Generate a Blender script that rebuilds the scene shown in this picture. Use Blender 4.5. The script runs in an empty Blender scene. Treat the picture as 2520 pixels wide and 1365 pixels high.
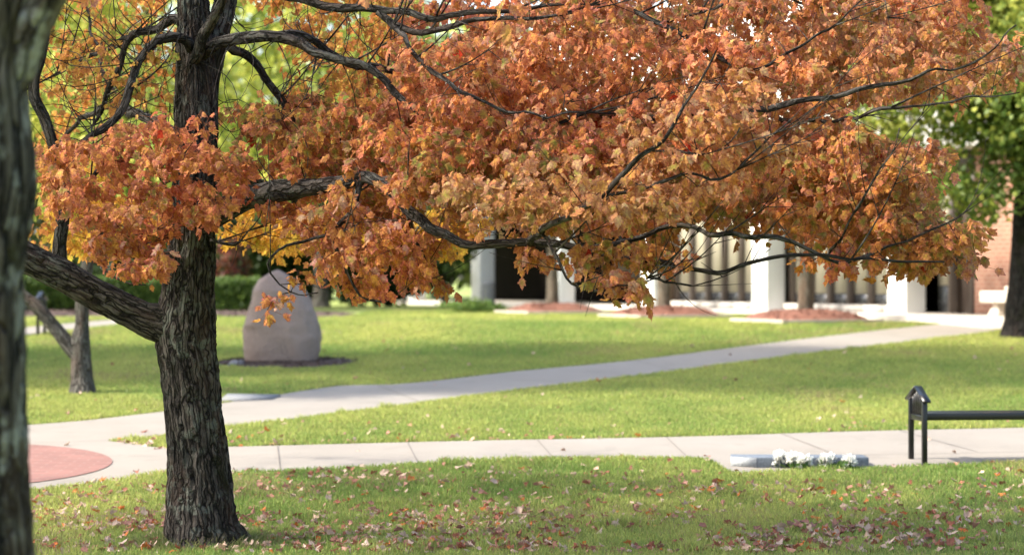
import bpy, math, random
import numpy as np
from mathutils import Vector

random.seed(7)
RNG = np.random.default_rng(11)
scene = bpy.context.scene

# ------------------------------------------------------------------ camera, sky, sun, exposure
FPX = 5950.0            # focal length in pixels of the 2520 px wide photograph (85 mm on 36 mm)
CAMZ = 2.6
cam_d = bpy.data.cameras.new('camera')
cam = bpy.data.objects.new('camera', cam_d)
scene.collection.objects.link(cam)
cam.location = (0, 0, CAMZ)
cam.rotation_euler = (math.radians(90), 0, 0)
cam_d.sensor_width = 36.0
cam_d.lens = 85.0
cam_d.clip_end = 2000.0
cam_d.dof.use_dof = True
cam_d.dof.focus_distance = 15.9
cam_d.dof.aperture_fstop = 1.9
scene.camera = cam

SUN_EL = math.radians(46)
SUN_AZ = math.atan2(-0.97, -0.16)          # measured from +Y towards +X: the sun stands left, a little behind the camera
sx, sy, sz = math.sin(SUN_AZ)*math.cos(SUN_EL), math.cos(SUN_AZ)*math.cos(SUN_EL), math.sin(SUN_EL)
world = bpy.data.worlds.new('World')
scene.world = world
world.use_nodes = True
wn = world.node_tree
bg = wn.nodes['Background']
sky = wn.nodes.new('ShaderNodeTexSky')
sky.sky_type = 'NISHITA'
sky.sun_disc = False
sky.sun_elevation = SUN_EL
sky.sun_rotation = SUN_AZ
sky.air_density = 1.0
sky.dust_density = 3.5
sky.ozone_density = 0.6
wn.links.new(sky.outputs[0], bg.inputs[0])
bg.inputs[1].default_value = 0.15
sun_d = bpy.data.lights.new('sun', 'SUN')
sun_d.energy = 2.75
sun_d.angle = math.radians(3)
sun_d.color = (1.0, 0.93, 0.82)
sun = bpy.data.objects.new('sun', sun_d)
scene.collection.objects.link(sun)
sun.rotation_euler = Vector((sx, sy, sz)).to_track_quat('Z', 'Y').to_euler()
scene.view_settings.view_transform = 'Standard'
scene.view_settings.look = 'None'
scene.view_settings.exposure = 1.8
scene.view_settings.gamma = 1.0
scene.cycles.use_denoising = True
scene.cycles.max_bounces = 12
scene.cycles.diffuse_bounces = 7
scene.cycles.transmission_bounces = 6
scene.cycles.transparent_max_bounces = 8

# ------------------------------------------------------------------ geometry of the place
SLOPE = 0.0456
YLEV = 40.0
ZLEV = SLOPE*YLEV
def gz(y):
    return np.minimum(SLOPE*np.maximum(y, 0.0), ZLEV)
def W(px, py, y):
    return np.array([(px-1260.0)/FPX*y, y, CAMZ+(682.5-py)/FPX*y])
def G(px, py):
    k = (py-682.5)/FPX
    y = CAMZ/(SLOPE+k)
    if y > YLEV:
        y = (CAMZ-ZLEV)/k
    return np.array([(px-1260.0)/FPX*y, y, float(gz(y))])

def vnoise(p):
    p = np.asarray(p, dtype=np.float64)
    i = np.floor(p).astype(np.int64)
    f = p-i
    u = f*f*(3-2*f)
    def h(a, b, c):
        n = (a*374761393+b*668265263+c*2147483647) & 0xffffffff
        n = ((n ^ (n >> 13))*1274126177) & 0xffffffff
        n = (n ^ (n >> 16)) & 0xffff
        return n/32767.5-1.0
    x, y, z = i[:, 0], i[:, 1], i[:, 2]
    ux, uy, uz = u[:, 0], u[:, 1], u[:, 2]
    def L(a, b, t): return a+(b-a)*t
    return L(L(L(h(x, y, z), h(x+1, y, z), ux), L(h(x, y+1, z), h(x+1, y+1, z), ux), uy),
             L(L(h(x, y, z+1), h(x+1, y, z+1), ux), L(h(x, y+1, z+1), h(x+1, y+1, z+1), ux), uy), uz)

def in_poly(x, y, poly):
    x = np.asarray(x); y = np.asarray(y)
    r = np.zeros(x.shape, bool)
    n = len(poly)
    for a in range(n):
        x0, y0 = poly[a][:2]; x1, y1 = poly[(a+1) % n][:2]
        if y0 == y1: continue
        c = (y0 > y) != (y1 > y)
        r ^= c & (x < (x1-x0)*(y-y0)/(y1-y0)+x0)
    return r

# ------------------------------------------------------------------ scene helpers
COL = scene.collection
class MB:
    """collects vertices, faces, a colour per vertex and a bark coordinate per vertex"""
    def __init__(self):
        self.v = []; self.f = []; self.c = []; self.b = []; self.n = 0
    def add(self, v, f, c=None, b=None):
        v = np.asarray(v, dtype=np.float32).reshape(-1, 3)
        self.v.append(v)
        for face in f:
            a = np.asarray(face)
            if a.ndim == 1: a = a[None]
            self.f.append(a+self.n)
        if c is not None:
            c = np.asarray(c, dtype=np.float32)
            if c.ndim == 1: c = np.tile(c, (len(v), 1))
            self.c.append(c)
        if b is not None: self.b.append(np.asarray(b, dtype=np.float32))
        self.n += len(v)
    def box(self, x0, x1, y0, y1, z0, z1):
        v = [(x, y, z) for z in (z0, z1) for y in (y0, y1) for x in (x0, x1)]
        self.add(v, [np.array([(0, 2, 3, 1), (4, 5, 7, 6), (0, 1, 5, 4), (2, 6, 7, 3), (0, 4, 6, 2), (1, 3, 7, 5)])])
    def prism(self, pts, z0, z1):
        n = len(pts)
        v = [(p[0], p[1], z0) for p in pts]+[(p[0], p[1], z1) for p in pts]
        f = [np.arange(n)[::-1], np.arange(n)+n]
        f += [np.array([i, (i+1) % n, (i+1) % n+n, i+n]) for i in range(n)]
        self.add(v, f)

def mesh_of(name, mb, mats, smooth=False):
    me = bpy.data.meshes.new(name)
    v = np.concatenate(mb.v)
    me.vertices.add(len(v)); me.vertices.foreach_set('co', v.ravel())
    loops = np.concatenate([a.ravel() for a in mb.f]).astype(np.int32)
    tot = np.concatenate([np.full(len(a), a.shape[1], np.int32) for a in mb.f])
    start = np.concatenate([[0], np.cumsum(tot)[:-1]]).astype(np.int32)
    me.loops.add(len(loops)); me.loops.foreach_set('vertex_index', loops)
    me.polygons.add(len(tot)); me.polygons.foreach_set('loop_start', start); me.polygons.foreach_set('loop_total', tot)
    if smooth: me.polygons.foreach_set('use_smooth', np.ones(len(tot), bool))
    me.update(calc_edges=True)
    if mb.c:
        c = np.concatenate(mb.c)
        if c.shape[1] == 3: c = np.concatenate([c, np.ones((len(c), 1), np.float32)], 1)
        me.attributes.new('Col', 'FLOAT_COLOR', 'POINT').data.foreach_set('color', c.astype(np.float32).ravel())
    if mb.b:
        me.attributes.new('bk', 'FLOAT_VECTOR', 'POINT').data.foreach_set('vector', np.concatenate(mb.b).ravel())
    for m in (mats if isinstance(mats, (list, tuple)) else [mats]): me.materials.append(m)
    return me

def build(name, mb, mat, parent=None, smooth=False, local=False, bevel=0.0):
    if parent is not None and not local:
        off = np.array(root_loc(parent), dtype=np.float32)
        mb.v = [a-off for a in mb.v]
    o = bpy.data.objects.new(name, mesh_of(name, mb, mat, smooth))
    COL.objects.link(o)
    if parent is not None: o.parent = parent
    if bevel > 0:
        m = o.modifiers.new('bevel', 'BEVEL'); m.width = bevel; m.segments = 2; m.limit_method = 'ANGLE'
    return o
def root_loc(o):
    l = Vector((0, 0, 0))
    while o is not None:
        l = l+o.location; o = o.parent
    return l
def tag(o, label=None, cat=None, group=None, kind=None):
    if label: o['label'] = label
    if cat: o['category'] = cat
    if group: o['group'] = group
    if kind: o['kind'] = kind
    return o
def empty(name, loc, label, cat, group=None, rz=0.0):
    o = bpy.data.objects.new(name, None); COL.objects.link(o)
    o.empty_display_size = 0.2
    o.location = [float(a) for a in loc]; o.rotation_euler = (0, 0, rz)
    return tag(o, label, cat, group)
def copy_tree(o, parent=None):
    c = o.copy(); COL.objects.link(c)
    if parent is not None: c.parent = parent
    for ch in list(o.children): copy_tree(ch, c)
    return c

# ------------------------------------------------------------------ materials
def nodes(name):
    m = bpy.data.materials.new(name); m.use_nodes = True
    nt = m.node_tree
    return m, nt, nt.nodes['Principled BSDF']
def ramp(nt, fac, stops):
    r = nt.nodes.new('ShaderNodeValToRGB')
    e = r.color_ramp.elements
    while len(e) < len(stops): e.new(0.5)
    for k, (p, c) in enumerate(stops):
        e[k].position = p; e[k].color = (*c, 1) if len(c) == 3 else c
    nt.links.new(fac, r.inputs[0])
    return r.outputs[0]
def noise(nt, vec, scale, detail=4, rough=0.55, stretch=None, dist=0.0):
    if stretch is not None:
        mp = nt.nodes.new('ShaderNodeMapping'); mp.inputs['Scale'].default_value = stretch
        nt.links.new(vec, mp.inputs[0]); vec = mp.outputs[0]
    n = nt.nodes.new('ShaderNodeTexNoise')
    n.inputs['Scale'].default_value = scale; n.inputs['Detail'].default_value = detail
    n.inputs['Roughness'].default_value = rough; n.inputs['Distortion'].default_value = dist
    nt.links.new(vec, n.inputs['Vector'])
    return n.outputs[0]
def mixc(nt, fac, a, b, mode='MIX'):
    m = nt.nodes.new('ShaderNodeMix'); m.data_type = 'RGBA'; m.blend_type = mode
    for s, val in ((m.inputs[0], fac), (m.inputs[6], a), (m.inputs[7], b)):
        if isinstance(val, (int, float)): s.default_value = val
        elif isinstance(val, tuple): s.default_value = (*val, 1)
        else: nt.links.new(val, s)
    return m.outputs[2]
def bump(nt, p, h, strength, dist):
    b = nt.nodes.new('ShaderNodeBump'); b.inputs['Strength'].default_value = strength; b.inputs['Distance'].default_value = dist
    nt.links.new(h, b.inputs['Height']); nt.links.new(b.outputs[0], p.inputs['Normal'])
def objco(nt):
    return nt.nodes.new('ShaderNodeTexCoord').outputs['Object']
def attr(nt, name, out):
    a = nt.nodes.new('ShaderNodeAttribute'); a.attribute_name = name
    return a.outputs[out]
def plain(name, col, rough=0.6, var=0.15, scale=6.0, bumps=0.0, metal=0.0, stretch=None):
    m, nt, p = nodes(name)
    n = noise(nt, objco(nt), scale, 6, 0.6, stretch)
    lo = tuple(c*(1-var) for c in col); hi = tuple(min(1, c*(1+var)) for c in col)
    nt.links.new(ramp(nt, n, [(0.3, lo), (0.7, hi)]), p.inputs['Base Color'])
    p.inputs['Roughness'].default_value = rough; p.inputs['Metallic'].default_value = metal
    if bumps: bump(nt, p, n, bumps, 0.02)
    return m
def matte(m):
    m.node_tree.nodes['Principled BSDF'].inputs['Specular IOR Level'].default_value = 0.02
def leafy(name, transl=0.4, rough=0.5, spec=0.3, mottle=None):
    m, nt, p = nodes(name)
    c = attr(nt, 'Col', 'Color')
    if mottle:
        n = noise(nt, objco(nt), 75, 4, 0.65)
        c = mixc(nt, 1.0, c, ramp(nt, n, [(0.34, mottle[0]), (0.52, (1, 1, 1)), (0.66, mottle[1])]), 'MULTIPLY')
    nt.links.new(c, p.inputs['Base Color'])
    p.inputs['Roughness'].default_value = rough
    p.inputs['Specular IOR Level'].default_value = spec
    t = nt.nodes.new('ShaderNodeBsdfTranslucent')
    g = nt.nodes.new('ShaderNodeGamma'); g.inputs[1].default_value = 0.9
    nt.links.new(c, g.inputs[0]); nt.links.new(g.outputs[0], t.inputs[0])
    mx = nt.nodes.new('ShaderNodeMixShader'); mx.inputs[0].default_value = transl
    nt.links.new(p.outputs[0], mx.inputs[1]); nt.links.new(t.outputs[0], mx.inputs[2])
    nt.links.new(mx.outputs[0], nt.nodes['Material Output'].inputs['Surface'])
    return m
def bark(name, dark, mid, light, lichen=(0.20, 0.22, 0.18), moss=(0.03, 0.035, 0.008), lich=0.6, mossy=0.6, scale=1.0):
    m, nt, p = nodes(name)
    co = attr(nt, 'bk', 'Vector')
    ridge = noise(nt, co, 26*scale, 8, 0.62, (1, 1, 0.17), 0.8)
    fine = noise(nt, co, 90*scale, 6, 0.65, (1, 1, 0.4))
    base = ramp(nt, ridge, [(0.40, dark), (0.49, mid), (0.62, light)])
    base = mixc(nt, 0.3, base, ramp(nt, fine, [(0.3, dark), (0.7, light)]))
    mp = nt.nodes.new('ShaderNodeMapping'); mp.inputs['Scale'].default_value = (1, 1, 0.095)
    wv = nt.nodes.new('ShaderNodeTexNoise'); wv.inputs['Scale'].default_value = 11*scale; wv.inputs['Detail'].default_value = 4
    nt.links.new(co, wv.inputs['Vector'])
    wa = nt.nodes.new('ShaderNodeVectorMath'); wa.operation = 'MULTIPLY_ADD'; wa.inputs[1].default_value = (0.045/scale, 0.045/scale, 0.16/scale)
    nt.links.new(wv.outputs['Color'], wa.inputs[0]); nt.links.new(co, wa.inputs[2])
    nt.links.new(wa.outputs[0], mp.inputs[0])
    vo = nt.nodes.new('ShaderNodeTexVoronoi'); vo.feature = 'DISTANCE_TO_EDGE'; vo.inputs['Scale'].default_value = 36*scale
    nt.links.new(mp.outputs[0], vo.inputs['Vector'])
    crack = ramp(nt, vo.outputs['Distance'], [(0.015, (0, 0, 0)), (0.13, (1, 1, 1))])
    base = mixc(nt, crack, dark, base)
    red = noise(nt, co, 9*scale, 3, 0.5, (1, 1, 0.25))
    base = mixc(nt, ramp(nt, red, [(0.5, (0, 0, 0)), (0.7, (0.5, 0.5, 0.5))]), base, (mid[0]*1.25, mid[1]*0.9, mid[2]*0.75))
    ln = noise(nt, co, 17*scale, 5, 0.6, (1, 1, 0.75))
    ln2 = noise(nt, co, 3.2*scale, 3, 0.5)
    lm = nt.nodes.new('ShaderNodeMath'); lm.operation = 'MULTIPLY'
    nt.links.new(ramp(nt, ln, [(0.52, (0, 0, 0)), (0.59, (1, 1, 1))]), lm.inputs[0])
    nt.links.new(ramp(nt, ln2, [(0.36, (0, 0, 0)), (0.56, (lich, lich, lich))]), lm.inputs[1])
    lc = nt.nodes.new('ShaderNodeMath'); lc.operation = 'MULTIPLY'; nt.links.new(lm.outputs[0], lc.inputs[0]); nt.links.new(ramp(nt, vo.outputs['Distance'], [(0.015, (.25, .25, .25)), (0.08, (1, 1, 1))]), lc.inputs[1])
    base = mixc(nt, lc.outputs[0], base, lichen)
    mn = noise(nt, co, 2.3*scale, 5, 0.65, (1.6, 1.6, 0.7), 0.3)
    base = mixc(nt, ramp(nt, mn, [(0.55, (0, 0, 0)), (0.66, (mossy, mossy, mossy))]), base, moss)
    nt.links.new(base, p.inputs['Base Color'])
    p.inputs['Roughness'].default_value = 0.92
    p.inputs['Specular IOR Level'].default_value = 0.15
    h = nt.nodes.new('ShaderNodeMath'); h.operation = 'ADD'
    h2 = nt.nodes.new('ShaderNodeMath'); h2.operation = 'ADD'; nt.links.new(ridge, h2.inputs[0]); nt.links.new(crack, h2.inputs[1])
    nt.links.new(h2.outputs[0], h.inputs[0]); nt.links.new(fine, h.inputs[1])
    bump(nt, p, h.outputs[0], 1.0, 0.03)
    return m

M = {}
M['maple_bark'] = bark('maple_bark', (0.007, 0.0055, 0.0045), (0.056, 0.046, 0.038), (0.135, 0.118, 0.101), lichen=(0.15, 0.165, 0.135), moss=(0.014, 0.017, 0.004))
M['limb_bark'] = bark('limb_bark', (0.013, 0.011, 0.009), (0.050, 0.042, 0.036), (0.115, 0.102, 0.09), lichen=(0.12, 0.125, 0.11), lich=0.45, mossy=0.2)
M['backlit_bark'] = bark('backlit_bark', (0.006, 0.005, 0.004), (0.024, 0.02, 0.017), (0.055, 0.047, 0.04), lichen=(0.07, 0.075, 0.06), lich=0.4, mossy=0.5)  # right-edge trunk: its backlit darkness is put into the bark colour
M['old_bark'] = bark('old_bark', (0.006, 0.005, 0.004), (0.055, 0.046, 0.032), (0.14, 0.125, 0.10), lichen=(0.23, 0.235, 0.20), moss=(0.04, 0.04, 0.008), lich=1.0, mossy=0.9, scale=0.55)
M['grey_bark'] = bark('grey_bark', (0.05, 0.045, 0.04), (0.11, 0.10, 0.09), (0.20, 0.185, 0.165), lich=0.3, mossy=0.1)
M['tan_bark'] = bark('tan_bark', (0.09, 0.075, 0.055), (0.17, 0.14, 0.105), (0.26, 0.225, 0.17), lich=0.2, mossy=0.0)
M['leaf'] = leafy('autumn_leaf', 0.6, 0.6, 0.08, ((0.66, 0.52, 0.72), (1.22, 1.5, 1.1)))
M['tree_leaf'] = leafy('tree_leaf', 0.4, 0.5, 0.3)
M['grass'] = leafy('grass_blade', 0.4, 0.55, 0.15)
M['litter'] = leafy('dry_leaf', 0.2, 0.6, 0.25)

def mat_soil():
    m, nt, p = nodes('lawn_soil')
    co = objco(nt)
    a = noise(nt, co, 0.35, 5, 0.6)
    b = noise(nt, co, 14.0, 6, 0.7)
    c1 = ramp(nt, a, [(0.35, (0.16, 0.22, 0.045)), (0.6, (0.24, 0.285, 0.06)), (0.75, (0.28, 0.29, 0.08))])
    c2 = ramp(nt, b, [(0.3, (0.13, 0.17, 0.04)), (0.7, (0.28, 0.33, 0.08))])
    nt.links.new(mixc(nt, 0.5, c1, c2), p.inputs['Base Color'])
    p.inputs['Roughness'].default_value = 0.95
    bump(nt, p, b, 0.8, 0.05)
    return m
M['soil'] = mat_soil()
def mat_concrete():
    m, nt, p = nodes('path_concrete')
    co = objco(nt)
    a = noise(nt, co, 0.9, 6, 0.6)
    b = noise(nt, co, 60.0, 5, 0.7)
    c1 = ramp(nt, a, [(0.3, (0.195, 0.174, 0.145)), (0.55, (0.232, 0.209, 0.177)), (0.75, (0.255, 0.233, 0.20))])
    c2 = ramp(nt, b, [(0.3, (0.178, 0.16, 0.135)), (0.7, (0.262, 0.24, 0.206))])
    c = mixc(nt, 0.35, c1, c2)
    st = noise(nt, co, 2.6, 7, 0.7, None, 0.6)
    c = mixc(nt, ramp(nt, st, [(0.54, (0, 0, 0)), (0.70, (0.5, 0.5, 0.5))]), c, (0.15, 0.135, 0.115))
    nt.links.new(c, p.inputs['Base Color'])
    p.inputs['Roughness'].default_value = 0.85
    bump(nt, p, b, 0.35, 0.006)
    return m
M['concrete'] = mat_concrete()
M['joint'] = plain('joint_dark', (0.13, 0.115, 0.10), 0.95, 0.3, 30)
def mat_brick(name, c1, c2, mortar, scale, w=0.5, h=0.25, vertical=False, msize=0.02):
    m, nt, p = nodes(name)
    co = objco(nt)
    if vertical:
        sp = nt.nodes.new('ShaderNodeSeparateXYZ'); nt.links.new(co, sp.inputs[0])
        cb = nt.nodes.new('ShaderNodeCombineXYZ')
        ad = nt.nodes.new('ShaderNodeMath'); ad.operation = 'ADD'
        nt.links.new(sp.outputs[0], ad.inputs[0]); nt.links.new(sp.outputs[1], ad.inputs[1])
        nt.links.new(ad.outputs[0], cb.inputs[0]); nt.links.new(sp.outputs[2], cb.inputs[1])
        co = cb.outputs[0]
    b = nt.nodes.new('ShaderNodeTexBrick')
    nt.links.new(co, b.inputs['Vector'])
    b.inputs['Color1'].default_value = (*c1, 1); b.inputs['Color2'].default_value = (*c2, 1)
    b.inputs['Mortar'].default_value = (*mortar, 1)
    b.inputs['Scale'].default_value = scale; b.inputs['Mortar Size'].default_value = msize
    b.inputs['Brick Width'].default_value = w; b.inputs['Row Height'].default_value = h
    n = noise(nt, objco(nt), 3.0, 6, 0.65)
    c = mixc(nt, 0.5, b.outputs['Color'], ramp(nt, n, [(0.3, (0.75, 0.75, 0.75)), (0.7, (1.2, 1.15, 1.15))]), 'MULTIPLY')
    nt.links.new(c, p.inputs['Base Color'])
    p.inputs['Roughness'].default_value = 0.85
    return m
M['paver'] = mat_brick('paver_brick', (0.215, 0.10, 0.08), (0.17, 0.08, 0.065), (0.205, 0.115, 0.092), 2.4, 0.5, 0.25, False, 0.03)
M['brick'] = mat_brick('wall_brick', (0.34, 0.155, 0.095), (0.29, 0.125, 0.08), (0.40, 0.27, 0.2), 2.2, 0.5, 0.17, True, 0.025)
M['white'] = plain('white_paint', (0.62, 0.63, 0.63), 0.6, 0.05, 2.0, 0.1)
M['fascia'] = plain('fascia_white', (0.46, 0.455, 0.44), 0.7, 0.06, 1.2, 0.1)
M['brown'] = plain('brown_metal', (0.055, 0.04, 0.032), 0.5, 0.2, 5)
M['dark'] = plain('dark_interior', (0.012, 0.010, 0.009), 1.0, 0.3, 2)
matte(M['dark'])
M['spandrel'] = plain('dark_spandrel', (0.03, 0.032, 0.035), 0.25, 0.3, 2)
M['blind'] = plain('cream_blind', (0.30, 0.275, 0.205), 0.8, 0.12, 3, 0.0, 0.0, (9, 9, 0.1))
M['tan_panel'] = plain('tan_panel', (0.14, 0.095, 0.06), 0.6, 0.15, 3)
M['stone'] = plain('pale_stone', (0.52, 0.47, 0.40), 0.8, 0.1, 6, 0.15)
M['ledge'] = plain('ledge_stone', (0.46, 0.43, 0.38), 0.8, 0.15, 6, 0.15)
M['mulch'] = plain('red_mulch', (0.16, 0.066, 0.042), 0.95, 0.55, 22, 0.9)
M['dark_mulch'] = plain('dark_mulch', (0.07, 0.045, 0.035), 0.95, 0.5, 22, 0.9)
M['timber'] = plain('weathered_timber', (0.36, 0.32, 0.26), 0.85, 0.2, 8, 0.3, 0.0, (1, 1, 6))
M['black_metal'] = plain('black_metal', (0.004, 0.004, 0.0045), 0.33, 0.3, 12)
M['granite'] = plain('blue_granite', (0.105, 0.125, 0.15), 0.55, 0.35, 45, 0.2)
M['granite_rough'] = plain('pale_granite', (0.27, 0.29, 0.305), 0.75, 0.2, 40, 0.5)
M['plaque'] = plain('grey_plaque', (0.17, 0.175, 0.18), 0.8, 0.15, 20)
M['bin'] = plain('grey_bin', (0.26, 0.26, 0.26), 0.7, 0.1, 10)
M['core'] = plain('hedge_core', (0.012, 0.022, 0.006), 0.95, 0.3, 6)
def mat_boulder():
    m, nt, p = nodes('boulder_stone')
    co = objco(nt)
    a = noise(nt, co, 2.2, 6, 0.6, (1, 1, 0.5))
    b = noise(nt, co, 34.0, 7, 0.75)
    c1 = ramp(nt, a, [(0.3, (0.265, 0.185, 0.155)), (0.55, (0.35, 0.258, 0.217)), (0.75, (0.43, 0.33, 0.285))])
    c2 = ramp(nt, b, [(0.32, (0.15, 0.115, 0.10)), (0.68, (0.30, 0.25, 0.222))])
    nt.links.new(mixc(nt, 0.4, c1, c2), p.inputs['Base Color'])
    p.inputs['Roughness'].default_value = 0.85
    sp = noise(nt, co, 9.0, 6, 0.7, (1, 1, 0.35))
    c3 = mixc(nt, 0.4, c1, c2)
    c3 = mixc(nt, ramp(nt, sp, [(0.56, (0, 0, 0)), (0.68, (0.55, 0.55, 0.55))]), c3, (0.17, 0.13, 0.115))
    nt.links.new(c3, p.inputs['Base Color'])
    bump(nt, p, b, 0.8, 0.03)
    return m
M['boulder'] = mat_boulder()

# ------------------------------------------------------------------ tubes (trunks, limbs, twigs)
def catmull(pts, rad, step):
    pts = np.asarray(pts, float); rad = np.asarray(rad, float)
    P = np.vstack([2*pts[0]-pts[1], pts, 2*pts[-1]-pts[-2]])
    out, ro = [], []
    for i in range(len(pts)-1):
        p0, p1, p2, p3 = P[i], P[i+1], P[i+2], P[i+3]
        n = max(2, int(np.linalg.norm(p2-p1)/step))
        for t in np.arange(n)/n:
            out.append(0.5*((2*p1)+(-p0+p2)*t+(2*p0-5*p1+4*p2-p3)*t*t+(-p0+3*p1-3*p2+p3)*t**3))
            ro.append(rad[i]*(1-t)+rad[i+1]*t)
    out.append(pts[-1]); ro.append(rad[-1])
    return np.array(out), np.array(ro)
def tube(mb, pts, rad, nseg=10, disp=0.0, wob=0.0, flare=None, bscale=1.0):
    pts = np.asarray(pts, float); rad = np.asarray(rad, float)
    n = len(pts)
    T = np.gradient(pts, axis=0); T /= np.linalg.norm(T, axis=1)[:, None]+1e-9
    ref = np.array([0, 1.0, 0]) if abs(T[0][1]) < 0.9 else np.array([1.0, 0, 0])
    A = np.cross(T[0], ref); A /= np.linalg.norm(A)
    As = [A]
    for i in range(1, n):
        a = As[-1]-T[i]*np.dot(As[-1], T[i]); As.append(a/np.linalg.norm(a))
    A = np.array(As); B = np.cross(T, A)
    th = np.linspace(0, 2*np.pi, nseg, endpoint=False)
    L = np.concatenate([[0], np.cumsum(np.linalg.norm(np.diff(pts, axis=0), axis=1))])
    cs, sn = np.cos(th), np.sin(th)
    R = np.repeat(rad[:, None], nseg, 1)
    r0 = float(np.mean(rad))
    bk = np.stack([np.broadcast_to(cs*r0, (n, nseg)), np.broadcast_to(sn*r0, (n, nseg)), np.repeat(L[:, None], nseg, 1)], -1)+pts[0]*3.1
    bk = bk.reshape(-1, 3)
    if wob: R = R*(1+wob*vnoise(bk*np.array([6, 6, 3.0])).reshape(n, nseg))
    if flare is not None: R = R*flare(L[:, None], th[None, :])
    if disp:
        q = bk*np.array([1, 1, 0.16])
        w = vnoise(bk*7.0)*0.02
        q = q+w[:, None]
        k = 1-np.abs(vnoise(q*24))*1.6+0.5*(1-np.abs(vnoise(q*51+9))*1.6)+0.35*vnoise(bk*np.array([60, 60, 26]))
        R = R+disp*(k.reshape(n, nseg)-0.7)
    v = pts[:, None, :]+(A[:, None, :]*cs[None, :, None]+B[:, None, :]*sn[None, :, None])*R[..., None]
    i = np.arange(n-1)[:, None]; j = np.arange(nseg)[None, :]; j2 = (j+1) % nseg
    f = np.stack([i*nseg+j, i*nseg+j2, (i+1)*nseg+j2, (i+1)*nseg+j], -1).reshape(-1, 4)
    mb.add(v.reshape(-1, 3), [f, np.arange(nseg)[::-1][None], (np.arange(nseg)+(n-1)*nseg)[None]], b=bk*bscale)

# ------------------------------------------------------------------ leaves
half = [(0.0, 0.0), (0.12, -0.03), (0.22, 0.02), (0.25, 0.09), (0.35, 0.13), (0.32, 0.21), (0.30, 0.27), (0.37, 0.33), (0.38, 0.41), (0.46, 0.47), (0.48, 0.62),
        (0.40, 0.585), (0.36, 0.60), (0.30, 0.585), (0.245, 0.575), (0.25, 0.66), (0.29, 0.73), (0.20, 0.76), (0.17, 0.86), (0.08, 0.91), (0.0, 1.08)]
LEAF_O = np.array(half+[(-x, y) for x, y in half[-2:0:-1]])
cen = np.array([[0.0, 0.40]])
LEAF_T = np.vstack([cen, LEAF_O])
LEAF_N = len(LEAF_T)
LEAF_R = np.concatenate([[0.0], np.clip(np.hypot(LEAF_O[:, 0]/0.5, (LEAF_O[:, 1]-0.4)/0.62), 0, 1)])
LEAF_F = np.array([(0, 1+i, 1+(i+1) % (LEAF_N-1)) for i in range(LEAF_N-1)])
def norm(a): return a/(np.linalg.norm(a, axis=-1, keepdims=True)+1e-9)
def add_leaves(mb, pos, d, nrm, size, cin, cout, fold, curl, rng):
    """maple leaves: base pos, direction of the tip d, face normal nrm, length size"""
    d = norm(d); nrm = norm(nrm-d*np.sum(nrm*d, -1, keepdims=True)); s = np.cross(d, nrm)
    n = len(pos)
    x = LEAF_T[:, 0][None]*size[:, None]*rng.uniform(0.85, 1.1, (n, 1)); y = LEAF_T[:, 1][None]*size[:, None]
    z = -fold[:, None]*np.abs(x)-curl[:, None]*(y**2)/size[:, None]+0.07*size[:, None]*rng.standard_normal((n, LEAF_N))*LEAF_R[None]
    y = y*(1-0.25*np.abs(curl[:, None]))
    v = pos[:, None]+s[:, None]*x[..., None]+d[:, None]*y[..., None]+nrm[:, None]*z[..., None]
    t = np.clip(LEAF_R[None]*rng.uniform(0.7, 1.15, (n, 1))+0.12*rng.standard_normal((n, LEAF_N))*(LEAF_R[None] > 0), 0, 1)[..., None]
    c = cin[:, None]*(1-t)+cout[:, None]*t
    f = (LEAF_F[None]+np.arange(n)[:, None, None]*LEAF_N).reshape(-1, 3)
    mb.add(v.reshape(-1, 3), [f], c.reshape(-1, 3))
DIA = np.array([(0, 0), (0.34, 0.22), (0.30, 0.62), (0, 1.0), (-0.30, 0.62), (-0.34, 0.22)])
def add_simple(mb, pos, d, nrm, size, col, rng):
    """far leaves: six-sided blades with a bend"""
    d = norm(d); nrm = norm(nrm-d*np.sum(nrm*d, -1, keepdims=True)); s = np.cross(d, nrm)
    n = len(pos)
    x = DIA[:, 0][None]*size[:, None]; y = DIA[:, 1][None]*size[:, None]
    z = -0.35*np.abs(x)-0.2*y*y/size[:, None]
    v = pos[:, None]+s[:, None]*x[..., None]+d[:, None]*y[..., None]+nrm[:, None]*z[..., None]
    f = (np.array([(0, 1, 2, 3), (0, 3, 4, 5)])[None]+np.arange(n)[:, None, None]*6).reshape(-1, 4)
    mb.add(v.reshape(-1, 3), [f], np.repeat(col, 6, 0))

# ------------------------------------------------------------------ ground, paths
def ground_sheet():
    xs = np.array([-400, -60, -20, 0, 20, 60, 400.0]); ys = np.array([-60, 0, 20, YLEV, 60, 150, 900.0])
    v = [(x, y, float(gz(y))) for y in ys for x in xs]
    nx = len(xs)
    f = np.array([(j*nx+i, j*nx+i+1, (j+1)*nx+i+1, (j+1)*nx+i) for j in range(len(ys)-1) for i in range(nx-1)])
    mb = MB(); mb.add(v, [f])
    tag(build('ground', mb, M['soil']), 'green lawn ground sloping gently up towards the building', 'ground', kind='structure')
ground_sheet()

def clip_y(poly, y0, keep_near):
    out = []
    n = len(poly)
    for i in range(n):
        a, b = poly[i], poly[(i+1) % n]
        ia = (a[1] <= y0) == keep_near; ib = (b[1] <= y0) == keep_near
        if ia: out.append(a)
        if ia != ib:
            t = (y0-a[1])/(b[1]-a[1]); out.append(a+(b-a)*t)
    return out
def sheet(mb, poly, lift):
    poly = [np.asarray(p, float) for p in poly]
    for near in (True, False):
        q = clip_y(poly, YLEV, near)
        if len(q) < 3: continue
        q = np.array([(p[0], p[1], float(gz(p[1]))+lift) for p in q])
        ar = np.sum(q[:, 0]*np.roll(q[:, 1], -1)-np.roll(q[:, 0], -1)*q[:, 1])
        if ar < 0: q = q[::-1]
        mb.add(q, [np.arange(len(q))[None]])

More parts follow.
